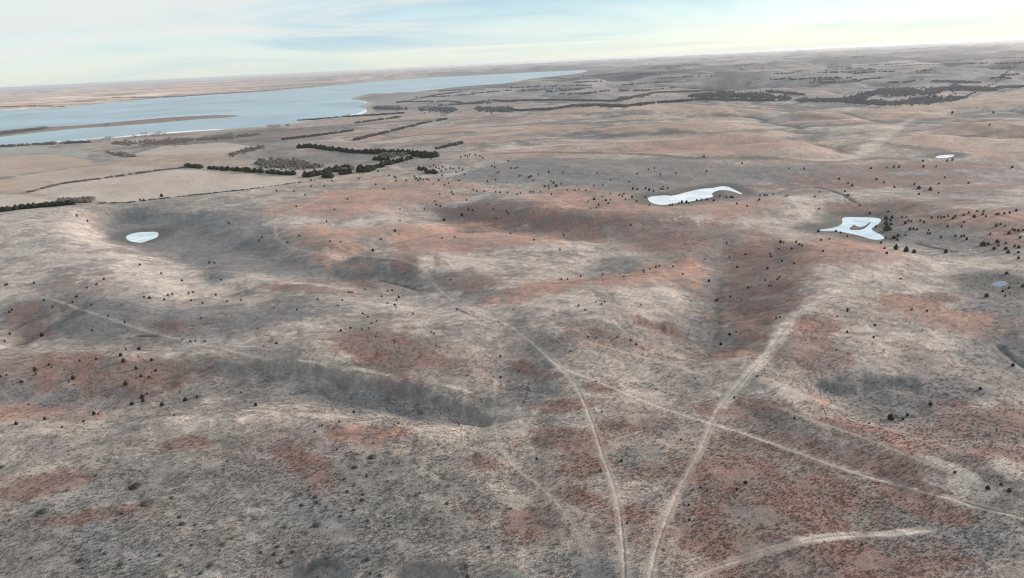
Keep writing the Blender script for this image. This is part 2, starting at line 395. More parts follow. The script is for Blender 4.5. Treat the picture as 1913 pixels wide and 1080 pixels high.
rust_px += [(900, 400, 90, 14, 6), (1060, 412, 110, 18, 6), (1250, 450, 70, 22, 0), (1395, 500, 50, 40, -10), (1400, 590, 55, 45, 0), (1475, 500, 45, 40, 0), (1470, 560, 40, 30, -30), (1510, 660, 65, 30, 0), (1820, 790, 95, 45, 6), (1800, 405, 120, 12, 2), (1640, 330, 180, 8, 0), (1050, 760, 50, 14, 0), (1290, 870, 40, 12, 10), (1460, 830, 90, 22, 12), (1760, 960, 60, 14, 8), (1500, 1030, 120, 30, 0), (1090, 930, 50, 22, 10), (1180, 800, 60, 10, 5), (1000, 690, 50, 12, 20), (120, 690, 110, 26, 0), (1240, 620, 60, 8, 10)]
orange_px += [(1340, 388, 100, 10, 0), (1040, 372, 55, 18, 0), (1540, 755, 26, 16, 35), (1700, 835, 60, 10, 20), (620, 392, 70, 12, 0), (770, 432, 60, 12, 0), (930, 446, 110, 9, 2), (1030, 540, 80, 9, -6), (55, 775, 65, 20, 0), (1490, 605, 30, 12, 0), (690, 815, 50, 14, 0)]
cream_px += [(270, 520, 125, 38, 6), (370, 520, 30, 28, 30), (40, 512, 55, 20, 0), (450, 525, 40, 16, 0), (580, 531, 110, 12, 0), (30, 548, 50, 12, 0), (570, 415, 60, 10, 0), (760, 390, 70, 12, 0), (890, 483, 80, 18, 0), (1060, 475, 90, 22, 0), (1180, 400, 80, 6, 0), (1360, 408, 85, 12, 0), (1120, 565, 150, 32, -6), (1500, 395, 70, 26, -8), (1640, 500, 125, 28, 0), (1560, 520, 60, 25, -20), (1800, 505, 90, 20, 6), (1610, 645, 55, 48, 0), (1640, 690, 60, 14, 0), (1690, 620, 70, 20, 0), (820, 575, 130, 38, 5), (560, 620, 75, 18, 0), (330, 788, 150, 14, -3), (560, 772, 80, 18, 0), (850, 805, 100, 14, 0), (1050, 770, 60, 20, 0), (1150, 690, 120, 34, 8), (1210, 740, 60, 20, 10), (1200, 930, 60, 40, 0), (1560, 790, 110, 14, 18), (1700, 850, 110, 12, 22), (1460, 740, 60, 22, 20), (1430, 650, 40, 30, -40), (1520, 590, 30, 40, 40), (1780, 640, 80, 30, 20), (1850, 700, 60, 16, 10), (1790, 910, 110, 20, 14), (400, 640, 60, 14, 0)]
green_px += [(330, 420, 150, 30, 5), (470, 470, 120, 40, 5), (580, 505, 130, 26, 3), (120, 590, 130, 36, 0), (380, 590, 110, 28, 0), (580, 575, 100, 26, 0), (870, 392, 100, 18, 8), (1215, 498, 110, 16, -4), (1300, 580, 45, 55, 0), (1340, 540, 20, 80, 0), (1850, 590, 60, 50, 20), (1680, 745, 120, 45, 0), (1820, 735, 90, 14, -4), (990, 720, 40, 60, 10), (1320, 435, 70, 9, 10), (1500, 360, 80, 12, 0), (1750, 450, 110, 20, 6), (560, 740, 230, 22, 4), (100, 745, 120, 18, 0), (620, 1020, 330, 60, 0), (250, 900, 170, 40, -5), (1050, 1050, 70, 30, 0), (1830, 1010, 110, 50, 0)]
bare_px = [(1885, 872, 45, 14, 20), (1775, 872, 60, 6, 24), (1405, 690, 50, 9, -45), (1545, 1003, 60, 7, -6), (1680, 995, 60, 5, -3), (795, 495, 16, 14, 0), (1460, 620, 12, 40, 35), (590, 678, 40, 2, 6), (690, 693, 34, 2, 10), (850, 724, 30, 2, 12), (1640, 260, 10, 24, 60), (1600, 288, 30, 5, 0)]
dark_px = [(1343, 565, 9, 55, 4), (250, 905, 11, 6, -20), (694, 850, 11, 4, 0), (660, 870, 6, 6, 0), (270, 935, 12, 10, -30), (590, 978, 9, 7, 0), (660, 518, 50, 6, 4), (90, 585, 50, 10, -25)]

wnx = fbm(GX, GY, 28, 4, 101, 0.6); wny = fbm(GX, GY, 9, 3, 111, 0.6); wnz = fbm(GX, GY, 2.6, 2, 115, 0.6)
poly_px = {
    'cream': [[(-60, 408), (100, 389), (160, 385), (170, 400), (165, 430), (225, 445), (240, 462), (170, 470), (140, 490), (60, 520), (-60, 530)], [(140, 490), (180, 472), (270, 475), (330, 490), (370, 515), (385, 540), (420, 545), (480, 540), (470, 560), (350, 562), (270, 550), (200, 532), (120, 528)],
        [(1520, 480), (1600, 473), (1760, 480), (1780, 510), (1700, 530), (1600, 540), (1520, 590), (1460, 640), (1442, 640), (1480, 570), (1508, 520)], [(530, 410), (560, 405), (640, 410), (700, 405), (740, 420), (690, 430), (600, 420), (560, 425), (560, 450), (600, 472), (700, 478), (640, 482), (560, 472), (520, 450)], [(960, 455), (1120, 452), (1150, 475), (1100, 500), (960, 510), (820, 505), (800, 485), (860, 470)], [(960, 555), (1100, 543), (1240, 530), (1285, 545), (1260, 590), (1150, 600), (1000, 590)]],
    'green': [[(182, 395), (250, 385), (400, 393), (508, 407), (510, 440), (528, 464), (600, 480), (700, 486), (785, 500), (800, 520), (790, 540), (700, 528), (620, 518), (480, 511), (430, 512), (405, 534), (388, 538), (378, 515), (345, 490), (292, 476), (265, 462), (235, 452), (200, 440), (178, 420)], [(1330, 500), (1372, 520), (1350, 560), (1352, 620), (1340, 645), (1290, 645), (1265, 620), (1262, 580), (1290, 545), (1312, 520)], [(830, 335), (900, 312), (1000, 292), (1200, 297), (1500, 310), (1620, 308), (1620, 342), (1400, 343), (1200, 352), (1000, 346), (880, 345)], [(660, 468), (655, 458), (690, 445), (740, 432), (730, 450), (715, 468)], [(0, 570), (130, 548), (260, 562), (390, 575), (560, 560), (640, 580), (520, 620), (380, 628), (200, 640), (0, 648)], [(1800, 545), (1913, 530), (1990, 560), (1990, 720), (1900, 680), (1830, 610)], [(1500, 708), (1590, 692), (1740, 702), (1850, 730), (1870, 745), (1760, 764), (1690, 784), (1600, 770), (1535, 742)]],
    'rust': [[(1380, 455), (1500, 450), (1540, 480), (1500, 530), (1470, 580), (1440, 630), (1400, 650), (1362, 640), (1357, 580), (1352, 530)], [(780, 385), (880, 380), (960, 388), (1080, 405), (1160, 425), (1100, 432), (960, 425), (860, 410)], [(1690, 405), (1800, 398), (1950, 408), (1950, 440), (1800, 432)], [(630, 618), (700, 612), (780, 628), (825, 660), (800, 690), (720, 680), (640, 665), (615, 640)], [(1330, 880), (1500, 870), (1640, 930), (1680, 975), (1560, 990), (1420, 1015), (1320, 1040), (1290, 980)]],
    'orange': [[(557, 422), (612, 426), (670, 432), (664, 450), (650, 466), (602, 468), (572, 455)], [(725, 442), (780, 421), (860, 413), (960, 432), (1060, 443), (1090, 448), (960, 464), (850, 470), (725, 470)], [(1000, 353), (1080, 352), (1180, 376), (1240, 386), (1400, 373), (1440, 382), (1420, 396), (1300, 397), (1200, 395), (1080, 391), (1000, 374)], [(960, 530), (1080, 520), (1200, 500), (1290, 488), (1313, 500), (1308, 519), (1230, 524), (1100, 540), (960, 552)], [(1502, 447), (1540, 438), (1600, 439), (1668, 466), (1655, 478), (1580, 476), (1520, 470)], [(560, 370), (640, 350), (780, 352), (900, 365), (860, 380), (760, 378), (660, 400), (590, 402), (545, 398)], [(1000, 300), (1200, 275), (1420, 262), (1500, 268), (1420, 290), (1300, 293), (1100, 284)]],
}
def area_mask(lst):
    out = np.zeros(GX.shape, np.float32)
    for px in lst:
        P = chaikin(cast(px)[:, :2], 2)
        size = np.sqrt(np.ptp(P[:, 0]) * np.ptp(P[:, 1])); rag = min(9.0, size * 0.12)
        mm = near_mask(P, 40)
        sd = poly_sd(GX[mm], GY[mm], P, 40) + rag * (0.7 * wnx[mm] + 0.6 * wny[mm] + 0.35 * wnz[mm])
        out[mm] = np.maximum(out[mm], smooth(rag * 0.5, -rag * 0.5, sd))
    return out
def patches(lst, edge=0.5, gain=1.0):
    out = np.zeros(GX.shape, np.float32)
    c = cast([(p[0], p[1]) for p in lst])
    for (x, y, rx, ry, tl), q in zip(lst, c):
        ca, sa = math.cos(R(tl)), math.sin(R(tl))
        e = on_plane([(x, y), (x + rx * ca, y + rx * sa), (x - rx * ca, y - rx * sa), (x - ry * sa, y + ry * ca), (x + ry * sa, y - ry * ca)], q[2])
        u = (e[1] - e[2]) / 2; v = (e[3] - e[4]) / 2
        det = u[0] * v[1] - u[1] * v[0]
        lim = 1.7 * (np.abs(u) + np.abs(v)).max() + 5
        mm = (np.abs(GX - q[0]) < lim) & (np.abs(GY - q[1]) < lim)
        ax = GX[mm] - q[0]; ay = GY[mm] - q[1]
        a = (ax * v[1] - ay * v[0]) / det; b = (ay * u[0] - ax * u[1]) / det
        sc = min(1.0, np.linalg.norm(u) / 10)
        d = np.sqrt(a * a + b * b) + (0.46 * wnx[mm] + 0.34 * wny[mm] + 0.22 * wnz[mm]) * sc
        out[mm] = np.maximum(out[mm], gain * smooth(1 + edge, 1 - edge, d))
    return out
mp_ = patches([(1400, 860, 460, 190, 4), (1100, 620, 260, 90, 4), (1650, 640, 220, 110, 0), (1250, 450, 330, 50, 0), (1150, 900, 160, 140, 0), (60, 700, 220, 60, 0), (820, 640, 120, 50, 0), (560, 860, 120, 60, 0), (1750, 880, 160, 120, 10), (1000, 470, 220, 50, 0), (640, 400, 160, 40, 0)], 0.6); mr = patches(rust_px, 0.4); mo = patches(orange_px, 0.4); mc = patches(cream_px, 0.45); mg = patches(green_px, 0.45); mb = patches(bare_px, 0.4); md = patches(dark_px, 0.45)
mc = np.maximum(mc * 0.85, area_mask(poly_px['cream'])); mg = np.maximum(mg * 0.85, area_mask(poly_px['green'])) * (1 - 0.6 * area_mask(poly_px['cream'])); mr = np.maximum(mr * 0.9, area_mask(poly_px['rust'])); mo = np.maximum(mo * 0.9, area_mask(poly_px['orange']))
del wnx, wny, wnz

n_big = fbm(GX, GY, 90, 4, 121, 0.6); n_mid = fbm(GX, GY, 17, 4, 131, 0.65); n_fin = fbm(GX, GY, 3.2, 3, 141, 0.7)
n_fin = 0.55 * n_fin + 0.7 * fbm(GX * 0.38, GY + 0.12 * GX, 5.0, 4, 147, 0.7)
n_far = fbm(GX * 0.5, GY, 420, 4, 151, 0.6)
def lerp(a, b, t): return a + (b - a) * t[..., None]
n_st = fbm(GX * 0.4, GY, 30, 4, 145, 0.65)
t0 = smooth(0.0, 1.0, np.clip(0.42 + 0.15 * n_big + (0.22 + 0.14 * smooth(250, 500, GR)) * n_mid + (0.16 + 0.14 * smooth(250, 500, GR)) * n_st + 0.40 * n_fin, 0, 1))
ALB = lerp(np.broadcast_to(TAUPE, GX.shape + (3,)), np.array((0.455, 0.395, 0.34)), t0)
wild = smooth(0.25, 0.75, n_big * 0.6 + 0.5 * fbm(GX, GY, 45, 3, 161) + 0.25 * n_mid) * 0.5
ALB = lerp(ALB, RUST * 1.1, wild * (1 - smooth(500, 1500, GR) * 0.4))
ALB = lerp(ALB, np.array((0.315, 0.225, 0.198)), mp_ * np.clip(0.34 + 0.35 * n_mid + 0.3 * n_fin, 0, 0.8))
ALB = lerp(ALB, CREAM * (0.86 + 0.2 * n_fin[..., None]), mc * np.clip(0.70 + 0.5 * n_mid + 0.45 * n_fin, 0, 0.97))
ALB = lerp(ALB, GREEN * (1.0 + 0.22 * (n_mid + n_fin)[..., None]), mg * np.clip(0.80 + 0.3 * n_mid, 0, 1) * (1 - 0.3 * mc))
ALB = lerp(ALB, RUST * (1.0 + 0.3 * n_fin + 0.22 * n_mid)[..., None], mr * np.clip(0.78 + 0.5 * n_mid + 0.45 * n_fin, 0.1, 1))
ALB = lerp(ALB, ORANGE * (1.0 + 0.2 * n_fin + 0.2 * n_mid)[..., None], mo * np.clip(0.76 + 0.5 * n_mid + 0.45 * n_fin, 0.1, 1))
ALB = lerp(ALB, DARK, md * 0.6)
ALB = lerp(ALB, SOIL, mb * np.clip(0.75 + 0.5 * n_fin, 0, 1))

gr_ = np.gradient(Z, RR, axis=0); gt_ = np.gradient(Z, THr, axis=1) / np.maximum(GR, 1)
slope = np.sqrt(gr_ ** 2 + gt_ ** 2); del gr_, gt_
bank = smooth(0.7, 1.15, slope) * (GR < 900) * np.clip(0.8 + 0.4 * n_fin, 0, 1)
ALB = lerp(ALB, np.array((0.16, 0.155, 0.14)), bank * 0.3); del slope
# far farmland: sections of different crop and stubble
farw = smooth(2300, 4200, GR)
cellx = np.floor((GX + 130 * fbm(GX, GY, 1500, 2, 171)) / (760.0 * (1 + np.floor(GR / 5000)))); celly = np.floor((GY + 0.1 * GX + 100 * fbm(GX, GY, 1500, 2, 175)) / (330.0 * (1 + np.floor(GR / 3500))))
hv = _hash(cellx, celly, 5); hw = _hash(cellx, celly, 9)
cols = np.array([(0.32, 0.27, 0.22), (0.24, 0.18, 0.14), (0.19, 0.18, 0.155), (0.13, 0.125, 0.115), (0.34, 0.25, 0.18), (0.17, 0.175, 0.15)])
ci = np.clip((hv * len(cols)).astype(int), 0, len(cols) - 1)
fc = cols[ci] * (0.85 + 0.3 * hw)[..., None]
leftw = smooth(0.1, -0.35, GX / (GR + 1)) * smooth(3500, 4600, GR)
cols2 = np.array([(0.58, 0.42, 0.33), (0.50, 0.35, 0.27), (0.42, 0.34, 0.29), (0.26, 0.215, 0.19), (0.64, 0.49, 0.39), (0.33, 0.27, 0.235)])
fc = fc + (cols2[ci] * (0.85 + 0.3 * hw)[..., None] - fc) * leftw[..., None]
ALB = lerp(ALB, fc * np.array((0.95, 1.0, 1.05)), farw * np.maximum(np.clip(0.75 + 0.5 * n_far, 0, 1), leftw))
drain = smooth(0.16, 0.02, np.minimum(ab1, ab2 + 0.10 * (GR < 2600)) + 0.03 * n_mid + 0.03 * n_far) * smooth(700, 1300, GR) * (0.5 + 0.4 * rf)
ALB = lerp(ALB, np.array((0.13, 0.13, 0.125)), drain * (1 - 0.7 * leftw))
crest = smooth(0.25, 0.6, ab1 + 0.12 * n_far) * smooth(700, 1300, GR) * 0.5
ALB = lerp(ALB, np.array((0.40, 0.285, 0.21)), crest)
strk = smooth(0.15, 0.6, fbm(GX * 0.45, GY, 260, 4, 181, 0.6)) * smooth(900, 2200, GR) * 0.75
ALB = lerp(ALB, np.array((0.105, 0.105, 0.10)), strk)
s2 = smooth(0.05, 0.5, fbm(GX * 0.35, GY, 620, 4, 191, 0.6)) * smooth(2300, 3800, GR)
s3 = smooth(0.05, 0.5, fbm(GX * 0.35, GY, 2000, 4, 195, 0.6)) * smooth(5500, 9000, GR)
p2 = smooth(0.1, 0.5, fbm(GX * 0.35, GY, 750, 4, 197, 0.6)) * smooth(1800, 3200, GR)
p3 = smooth(0.1, 0.5, fbm(GX * 0.35, GY, 2400, 4, 199, 0.6)) * smooth(5500, 9000, GR)
pale_c = np.array((0.44, 0.37, 0.31)) + (np.array((0.52, 0.37, 0.28)) - np.array((0.44, 0.37, 0.31))) * leftw[..., None]
ALB = ALB + (pale_c - ALB) * (np.maximum(p2, p3) * 0.7)[..., None]
ALB = lerp(ALB, np.array((0.10, 0.10, 0.105)), np.maximum(s2, s3) * (0.75 - 0.3 * leftw))
def stroke(lst, col, width, k0):
    for px in lst:
        P = line(px); mm = near_mask(P, width * 3)
        d, t, _ = seg_dist(GX[mm], GY[mm], P)
        k_ = smooth(width, width * 0.3, d + width * 0.4 * n_mid[mm]) * smooth(0, 0.12, t) * smooth(1, 0.88, t) * k0
        ALB[mm] = ALB[mm] + (np.array(col) - ALB[mm]) * k_[:, None]
stroke([[(880, 272), (960, 264), (1100, 256), (1240, 249), (1310, 244)], [(1225, 238), (1290, 251), (1400, 244), (1560, 234), (1650, 229)], [(900, 238), (1000, 232), (1100, 228), (1300, 222)], [(1440, 262), (1560, 253), (1640, 244)], [(1640, 243), (1700, 246), (1760, 240)], [(1680, 226), (1780, 233), (1880, 222)], [(1620, 262), (1700, 276), (1790, 283)], [(700, 262), (800, 250), (900, 246)], [(560, 262), (640, 258), (720, 250)], [(1000, 214), (1100, 212), (1220, 206)], [(1800, 258), (1860, 246), (1913, 240)], [(960, 262), (985, 272), (1010, 268)], [(1090, 240), (1120, 252), (1150, 250)]], (0.13, 0.13, 0.125), 16, 0.7)
stroke([[(1050, 247), (1120, 240), (1230, 231)], [(1300, 229), (1400, 225), (1470, 241)], [(900, 280), (1100, 268), (1330, 256)], [(1450, 296), (1530, 300), (1600, 298)], [(1440, 232), (1520, 226), (1640, 222)], [(820, 262), (900, 254), (1000, 244)], [(1500, 206), (1640, 210), (1780, 212)]], (0.50, 0.41, 0.34), 12, 0.6)
stroke([[(1722, 212), (1675, 238), (1645, 260), (1612, 292)]], (0.52, 0.46, 0.40), 12, 0.45)
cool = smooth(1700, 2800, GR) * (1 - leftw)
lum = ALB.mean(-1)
ALB = lerp(ALB, lum[..., None] * np.array((0.97, 1.0, 1.06)), cool * 0.6) * (1 - 0.2 * cool + 0.4 * leftw)[..., None]  # distance haze put into the ground colour: greyer and bluer farther off
# lake margins: pale sand and ice-bleached strand
strand = smooth(40, 4, np.abs(SDL - 8))
ALB = lerp(ALB, np.array((0.40, 0.36, 0.30)), strand * 0.7 * (GR < 14000))
spit = np.zeros(GX.shape); mm = near_mask(PEN, 30); spit[mm] = smooth(15, -5, poly_sd(GX[mm], GY[mm], PEN, 40))
ALB = lerp(ALB, np.array((0.23, 0.175, 0.145)), spit * 0.85)

OWN = np.zeros(GX.shape, np.int16)          # which object a piece of ground belongs to
names = ['prairie_ground']
def new_owner(n):
    names.append(n); return len(names) - 1
for n, P, c in FLD:
    mm = near_mask(P, 60)
    sd = poly_sd(GX[mm], GY[mm], P, 60)
    w = smooth(3, -3, sd)
    tex = 1 + 0.05 * n_mid[mm] + 0.09 * n_big[mm]
    ALB[mm] = ALB[mm] + (np.array(c) * tex[:, None] - ALB[mm]) * w[:, None]
    o = OWN[mm]; o[sd < 0] = new_owner('field'); OWN[mm] = o
    Z[mm] = Z[mm] - 0
for kname, (P, w) in TRK.items():
    mm = near_mask(P, 14 + 4 * w)
    d, t, s_ = seg_dist(GX[mm], GY[mm], P)
    d0 = d + 0.5 * n_fin[mm] + 0.35 * min(w, 2.5) * n_mid[mm]
    fade = np.clip(0.75 + 0.5 * n_mid[mm], 0.4, 1) if kname != 'bare' else np.clip(0.55 + 0.7 * n_mid[mm] + 0.5 * n_st[mm], 0.05, 1)
    if kname == 'cross': fade = np.maximum(fade, 0.75)
    endf = smooth(0, 0.05, t) * smooth(1, 0.95, t) if kname not in ('main', 'right', 'cross') else 1.0
    soft = {'wander': 0.22, 'faint': 0.4, 'slope': 0.4, 'left': 0.6, 'spur': 0.6, 'shaded_ditch': 0.8, 'cross': 1.0}.get(kname, 0.66)
    w_ = w; w = w * 0.44
    wgt = smooth(w * 1.7, w * 0.5, d0) * fade * endf * soft
    halo = smooth(w * 5, w, d0) * 0.22 * endf * soft * fade
    a = ALB[mm]
    a = a + (SOIL * 0.86 - a) * halo[:, None]
    sc_ = SOIL if kname != 'shaded_ditch' else np.array((0.10, 0.095, 0.085))  # dark colour stands for the shadow along this bank and ditch
    a = a + (sc_ * (0.95 + 0.1 * n_fin[mm])[:, None] - a) * wgt[:, None]
    rut = smooth(0.38, 0.12, np.abs(d - min(w * 0.42, 0.8))) * (s_ > 0) * endf * (0.85 if w > 0.5 else 0.4)
    a = a + (np.array((0.16, 0.14, 0.115)) - a) * (rut * np.clip(0.7 + 0.5 * n_mid[mm], 0, 1))[:, None]
    ALB[mm] = a
    Z[mm] -= soft * 0.07 * smooth(w * 1.2, w * 0.5, d) + soft * 0.10 * rut
    o = OWN[mm]; o[d < w] = new_owner('dirt_track'); OWN[mm] = o
for gl, wd_ in (([(1440, 366), (1470, 352), (1530, 349), (1575, 362), (1620, 392)], 1.6), ([(1660, 398), (1690, 392), (1715, 377), (1790, 374), (1860, 376)], 1.6), ([(20, 617), (60, 597), (95, 585), (128, 572)], 1.0), ([(700, 521), (740, 530), (790, 545)], 0.9), ([(1700, 452), (1760, 466), (1800, 472)], 1.5), ([(250, 626), (300, 629)], 0.8), ([(570, 1068), (600, 1050), (640, 1066)], 0.6), ([(1660, 780), (1720, 778), (1745, 765)], 0.8), ([(850, 575), (880, 590)], 0.5), ([(1860, 640), (1890, 670), (1940, 700)], 1.2)):
    P = line(gl); mm = near_mask(P, 12)
    d, t, _ = seg_dist(GX[mm], GY[mm], P); d = d + 0.8 * n_fin[mm]
    k_ = smooth(wd_ * 2, wd_ * 0.4, d) * smooth(0, 0.15, t) * smooth(1, 0.85, t)
    ALB[mm] = ALB[mm] + (np.array((0.11, 0.105, 0.095)) - ALB[mm]) * (k_ * 0.75)[:, None]
    Z[mm] -= 0.7 * wd_ * k_
for kname, (P, lev) in POND.items():
    mm = near_mask(P, 30); sd = poly_sd(GX[mm], GY[mm], P, 30) + 1.5 * n_mid[mm]
    k_ = smooth(24, 6, np.abs(sd)) * 0.85
    ALB[mm] = ALB[mm] + (np.array((0.11, 0.108, 0.10)) - ALB[mm]) * k_[:, None]
ALB = np.clip(ALB, 0.03, 0.8)

# ------------------------------------------------------------------ materials
def mat(name):
    m = bpy.data.materials.new(name); m.use_nodes = True
    n = m.node_tree.nodes; b = n['Principled BSDF']
    return m, n, m.node_tree.links, b
def ground_material():
    m, n, l, b = mat('dry_prairie_grass')
    at = n.new('ShaderNodeAttribute'); at.attribute_name = 'albedo'
    tc = n.new('ShaderNodeTexCoord')
    n1 = n.new('ShaderNodeTexNoise'); n1.inputs['Scale'].default_value = 1.5; n1.inputs['Detail'].default_value = 6; n1.inputs['Roughness'].default_value = 0.75
    n2 = n.new('ShaderNodeTexNoise'); n2.inputs['Scale'].default_value = 0.33; n2.inputs['Detail'].default_value = 5; n2.inputs['Roughness'].default_value = 0.7
    l.new(tc.outputs['Object'], n1.inputs['Vector']); l.new(tc.outputs['Object'], n2.inputs['Vector'])
    mr1 = n.new('ShaderNodeMapRange'); mr1.inputs['From Min'].default_value = 0.34; mr1.inputs['From Max'].default_value = 0.68; mr1.inputs['To Min'].default_value = 0.66; mr1.inputs['To Max'].default_value = 1.42
    mr2 = n.new('ShaderNodeMapRange'); mr2.inputs['From Min'].default_value = 0.3; mr2.inputs['From Max'].default_value = 0.7; mr2.inputs['To Min'].default_value = 0.78; mr2.inputs['To Max'].default_value = 1.22
    l.new(n1.outputs['Fac'], mr1.inputs['Value']); l.new(n2.outputs['Fac'], mr2.inputs['Value'])
    mu = n.new('ShaderNodeMath'); mu.operation = 'MULTIPLY'
    l.new(mr1.outputs[0], mu.inputs[0]); l.new(mr2.outputs[0], mu.inputs[1])
    vm = n.new('ShaderNodeVectorMath'); vm.operation = 'SCALE'
    l.new(at.outputs['Color'], vm.inputs[0]); l.new(mu.outputs[0], vm.inputs['Scale'])
    l.new(vm.outputs[0], b.inputs['Base Color'])
    b.inputs['Roughness'].default_value = 0.95
    b.inputs['Specular IOR Level'].default_value = 0.15
    ad = n.new('ShaderNodeMath'); ad.operation = 'MULTIPLY_ADD'; ad.inputs[1].default_value = 2.2
    l.new(n2.outputs['Fac'], ad.inputs[0]); l.new(n1.outputs['Fac'], ad.inputs[2])
    bp = n.new('ShaderNodeBump'); bp.inputs['Strength'].default_value = 0.45; bp.inputs['Distance'].default_value = 0.7
    l.new(ad.outputs[0], bp.inputs['Height']); l.new(bp.outputs[0], b.inputs['Normal'])
    return m
GROUND = ground_material()
def water_material(name, col, rough, scale, strength, mirror=0.5, big=0.05):
    m, n, l, b = mat(name)
    b.inputs['Roughness'].default_value = rough
    b.inputs['IOR'].default_value = 1.33
    b.inputs['Specular IOR Level'].default_value = mirror
    tc = n.new('ShaderNodeTexCoord')
    nn = n.new('ShaderNodeTexNoise'); nn.inputs['Scale'].default_value = scale; nn.inputs['Detail'].default_value = 4
    n3 = n.new('ShaderNodeTexNoise'); n3.inputs['Scale'].default_value = big; n3.inputs['Detail'].default_value = 4; n3.inputs['Distortion'].default_value = 0.6
    l.new(tc.outputs['Object'], n3.inputs['Vector'])
    rm = n.new('ShaderNodeMapRange'); rm.inputs['From Min'].default_value = 0.35; rm.inputs['From Max'].default_value = 0.65
    l.new(n3.outputs['Fac'], rm.inputs['Value'])
    mx = n.new('ShaderNodeMix'); mx.data_type = 'RGBA'; mx.inputs['A'].default_value = (*[c * 0.78 for c in col], 1); mx.inputs['B'].default_value = (*[min(c * 1.12, 0.92) for c in col], 1)
    l.new(rm.outputs[0], mx.inputs['Factor']); l.new(mx.outputs['Result'], b.inputs['Base Color'])
    l.new(tc.outputs['Object'], nn.inputs['Vector'])
    bp = n.new('ShaderNodeBump'); bp.inputs['Strength'].default_value = strength; bp.inputs['Distance'].default_value = 0.3
    l.new(nn.outputs['Fac'], bp.inputs['Height']); l.new(bp.outputs[0], b.inputs['Normal'])
    return m
LAKE_M = water_material('lake_water', (0.33, 0.45, 0.50), 0.36, 0.05, 0.5, 0.35, 0.0022)
ICE_M = water_material('pond_ice', (0.86, 0.87, 0.86), 0.16, 0.3, 0.02)
ICE2_M = water_material('blue_pond_ice', (0.70, 0.80, 0.85), 0.14, 0.3, 0.03)
GREYPOND_M = water_material('pond_water', (0.16, 0.20, 0.24), 0.2, 0.3, 0.05)
def leaf_material(name, c1, c2, scale):
    m, n, l, b = mat(name)
    tc = n.new('ShaderNodeTexCoord'); nn = n.new('ShaderNodeTexNoise'); nn.inputs['Scale'].default_value = scale; nn.inputs['Detail'].default_value = 3
    oi = n.new('ShaderNodeObjectInfo')
    l.new(tc.outputs['Object'], nn.inputs['Vector'])
    mx = n.new('ShaderNodeMix'); mx.data_type = 'RGBA'
    mx.inputs['A'].default_value = (*c1, 1); mx.inputs['B'].default_value = (*c2, 1)
    l.new(nn.outputs['Fac'], mx.inputs['Factor'])
    hs = n.new('ShaderNodeHueSaturation')
    mr = n.new('ShaderNodeMapRange'); mr.inputs['To Min'].default_value = 0.75; mr.inputs['To Max'].default_value = 1.3
    l.new(oi.outputs['Random'], mr.inputs['Value']); l.new(mr.outputs[0], hs.inputs['Value'])
    l.new(mx.outputs['Result'], hs.inputs['Color']); l.new(hs.outputs[0], b.inputs['Base Color'])
    b.inputs['Roughness'].default_value = 0.9; b.inputs['Specular IOR Level'].default_value = 0.1
    return m
CEDAR_M = leaf_material('cedar_foliage', (0.018, 0.024, 0.014), (0.05, 0.05, 0.03), 1.2)
BARK_M = leaf_material('bark', (0.06, 0.05, 0.04), (0.12, 0.10, 0.08), 3.0)
TWIG_M = leaf_material('bare_twigs', (0.13, 0.12, 0.115), (0.24, 0.21, 0.19), 1.0)
BRUSH_M = leaf_material('dark_brush', (0.05, 0.05, 0.042), (0.11, 0.10, 0.085), 1.2)
WOOD_M = leaf_material('bare_woodland', (0.07, 0.075, 0.085), (0.16, 0.158, 0.165), 0.05)  # bluish haze tint mixed into the tree colour
STONE_M = leaf_material('pale_stone', (0.6, 0.59, 0.57), (0.75, 0.74, 0.72), 2.0)

# ------------------------------------------------------------------ ground objects
def np_mesh(name, verts, faces, smooth_=True, attr=None):
    """verts (n,3), faces (m,k) with constant k"""
    me = bpy.data.meshes.new(name)
    verts = np.asarray(verts, np.float32); faces = np.asarray(faces, np.int32)
    k = faces.shape[1]
    me.vertices.add(len(verts)); me.vertices.foreach_set('co', verts.ravel())
    me.loops.add(faces.size); me.loops.foreach_set('vertex_index', faces.ravel())
    me.polygons.add(len(faces))
    me.polygons.foreach_set('loop_start', np.arange(0, faces.size, k, dtype=np.int32))
    me.polygons.foreach_set('loop_total', np.full(len(faces), k, np.int32))
    if smooth_: me.polygons.foreach_set('use_smooth', np.ones(len(faces), bool))
    if attr is not None:
        a = me.attributes.new('albedo', 'FLOAT_COLOR', 'POINT')
        a.data.foreach_set('color', np.concatenate([attr, np.ones((len(attr), 1))], 1).astype(np.float32).ravel())
    me.update(); me.validate()
    return me
def obj(name, me, material=None, parent=None, label=None, cat=None, group=None, kind=None):
    o = bpy.data.objects.new(name, me); COL.objects.link(o)
    if material is not None and me is not None and not me.materials: me.materials.append(material)
    if parent is not None: o.parent = parent
    if label: o['label'] = label
    if cat: o['category'] = cat
    if group: o['group'] = group
    if kind: o['kind'] = kind
    return o
V = np.stack([GX, GY, Z], -1).reshape(-1, 3)
A = ALB.reshape(-1, 3)
ii, jj = np.meshgrid(np.arange(NR - 1), np.arange(NT - 1), indexing='ij')
v0 = (ii * NT + jj).ravel()
F = np.stack([v0, v0 + 1, v0 + NT + 1, v0 + NT], 1)
F = F[:, ::-1]
fo = OWN.reshape(-1)[v0]
struct_labels = {'prairie_ground': 'rolling dry prairie of cream, grey-green and rust coloured grass', }
trk_labels = ['pale two-rut track running down the middle to the bottom edge', 'pale track curving down from the right ridge to the bottom edge', 'narrow straight track crossing between the two larger ones to the right edge', 'bare pale soil path at the bottom right', 'faint straight track over the grey hillside at the left', 'pale track bending round the orange hill at the centre left', 'thin pale track joining the bend above the grey valley', 'faint path over the cream slope left of the deep draw', 'faint wandering path left of the main track', 'dark ditch line with painted shadow winding behind the middle pond', 'faint path along the right slope below the bowl']
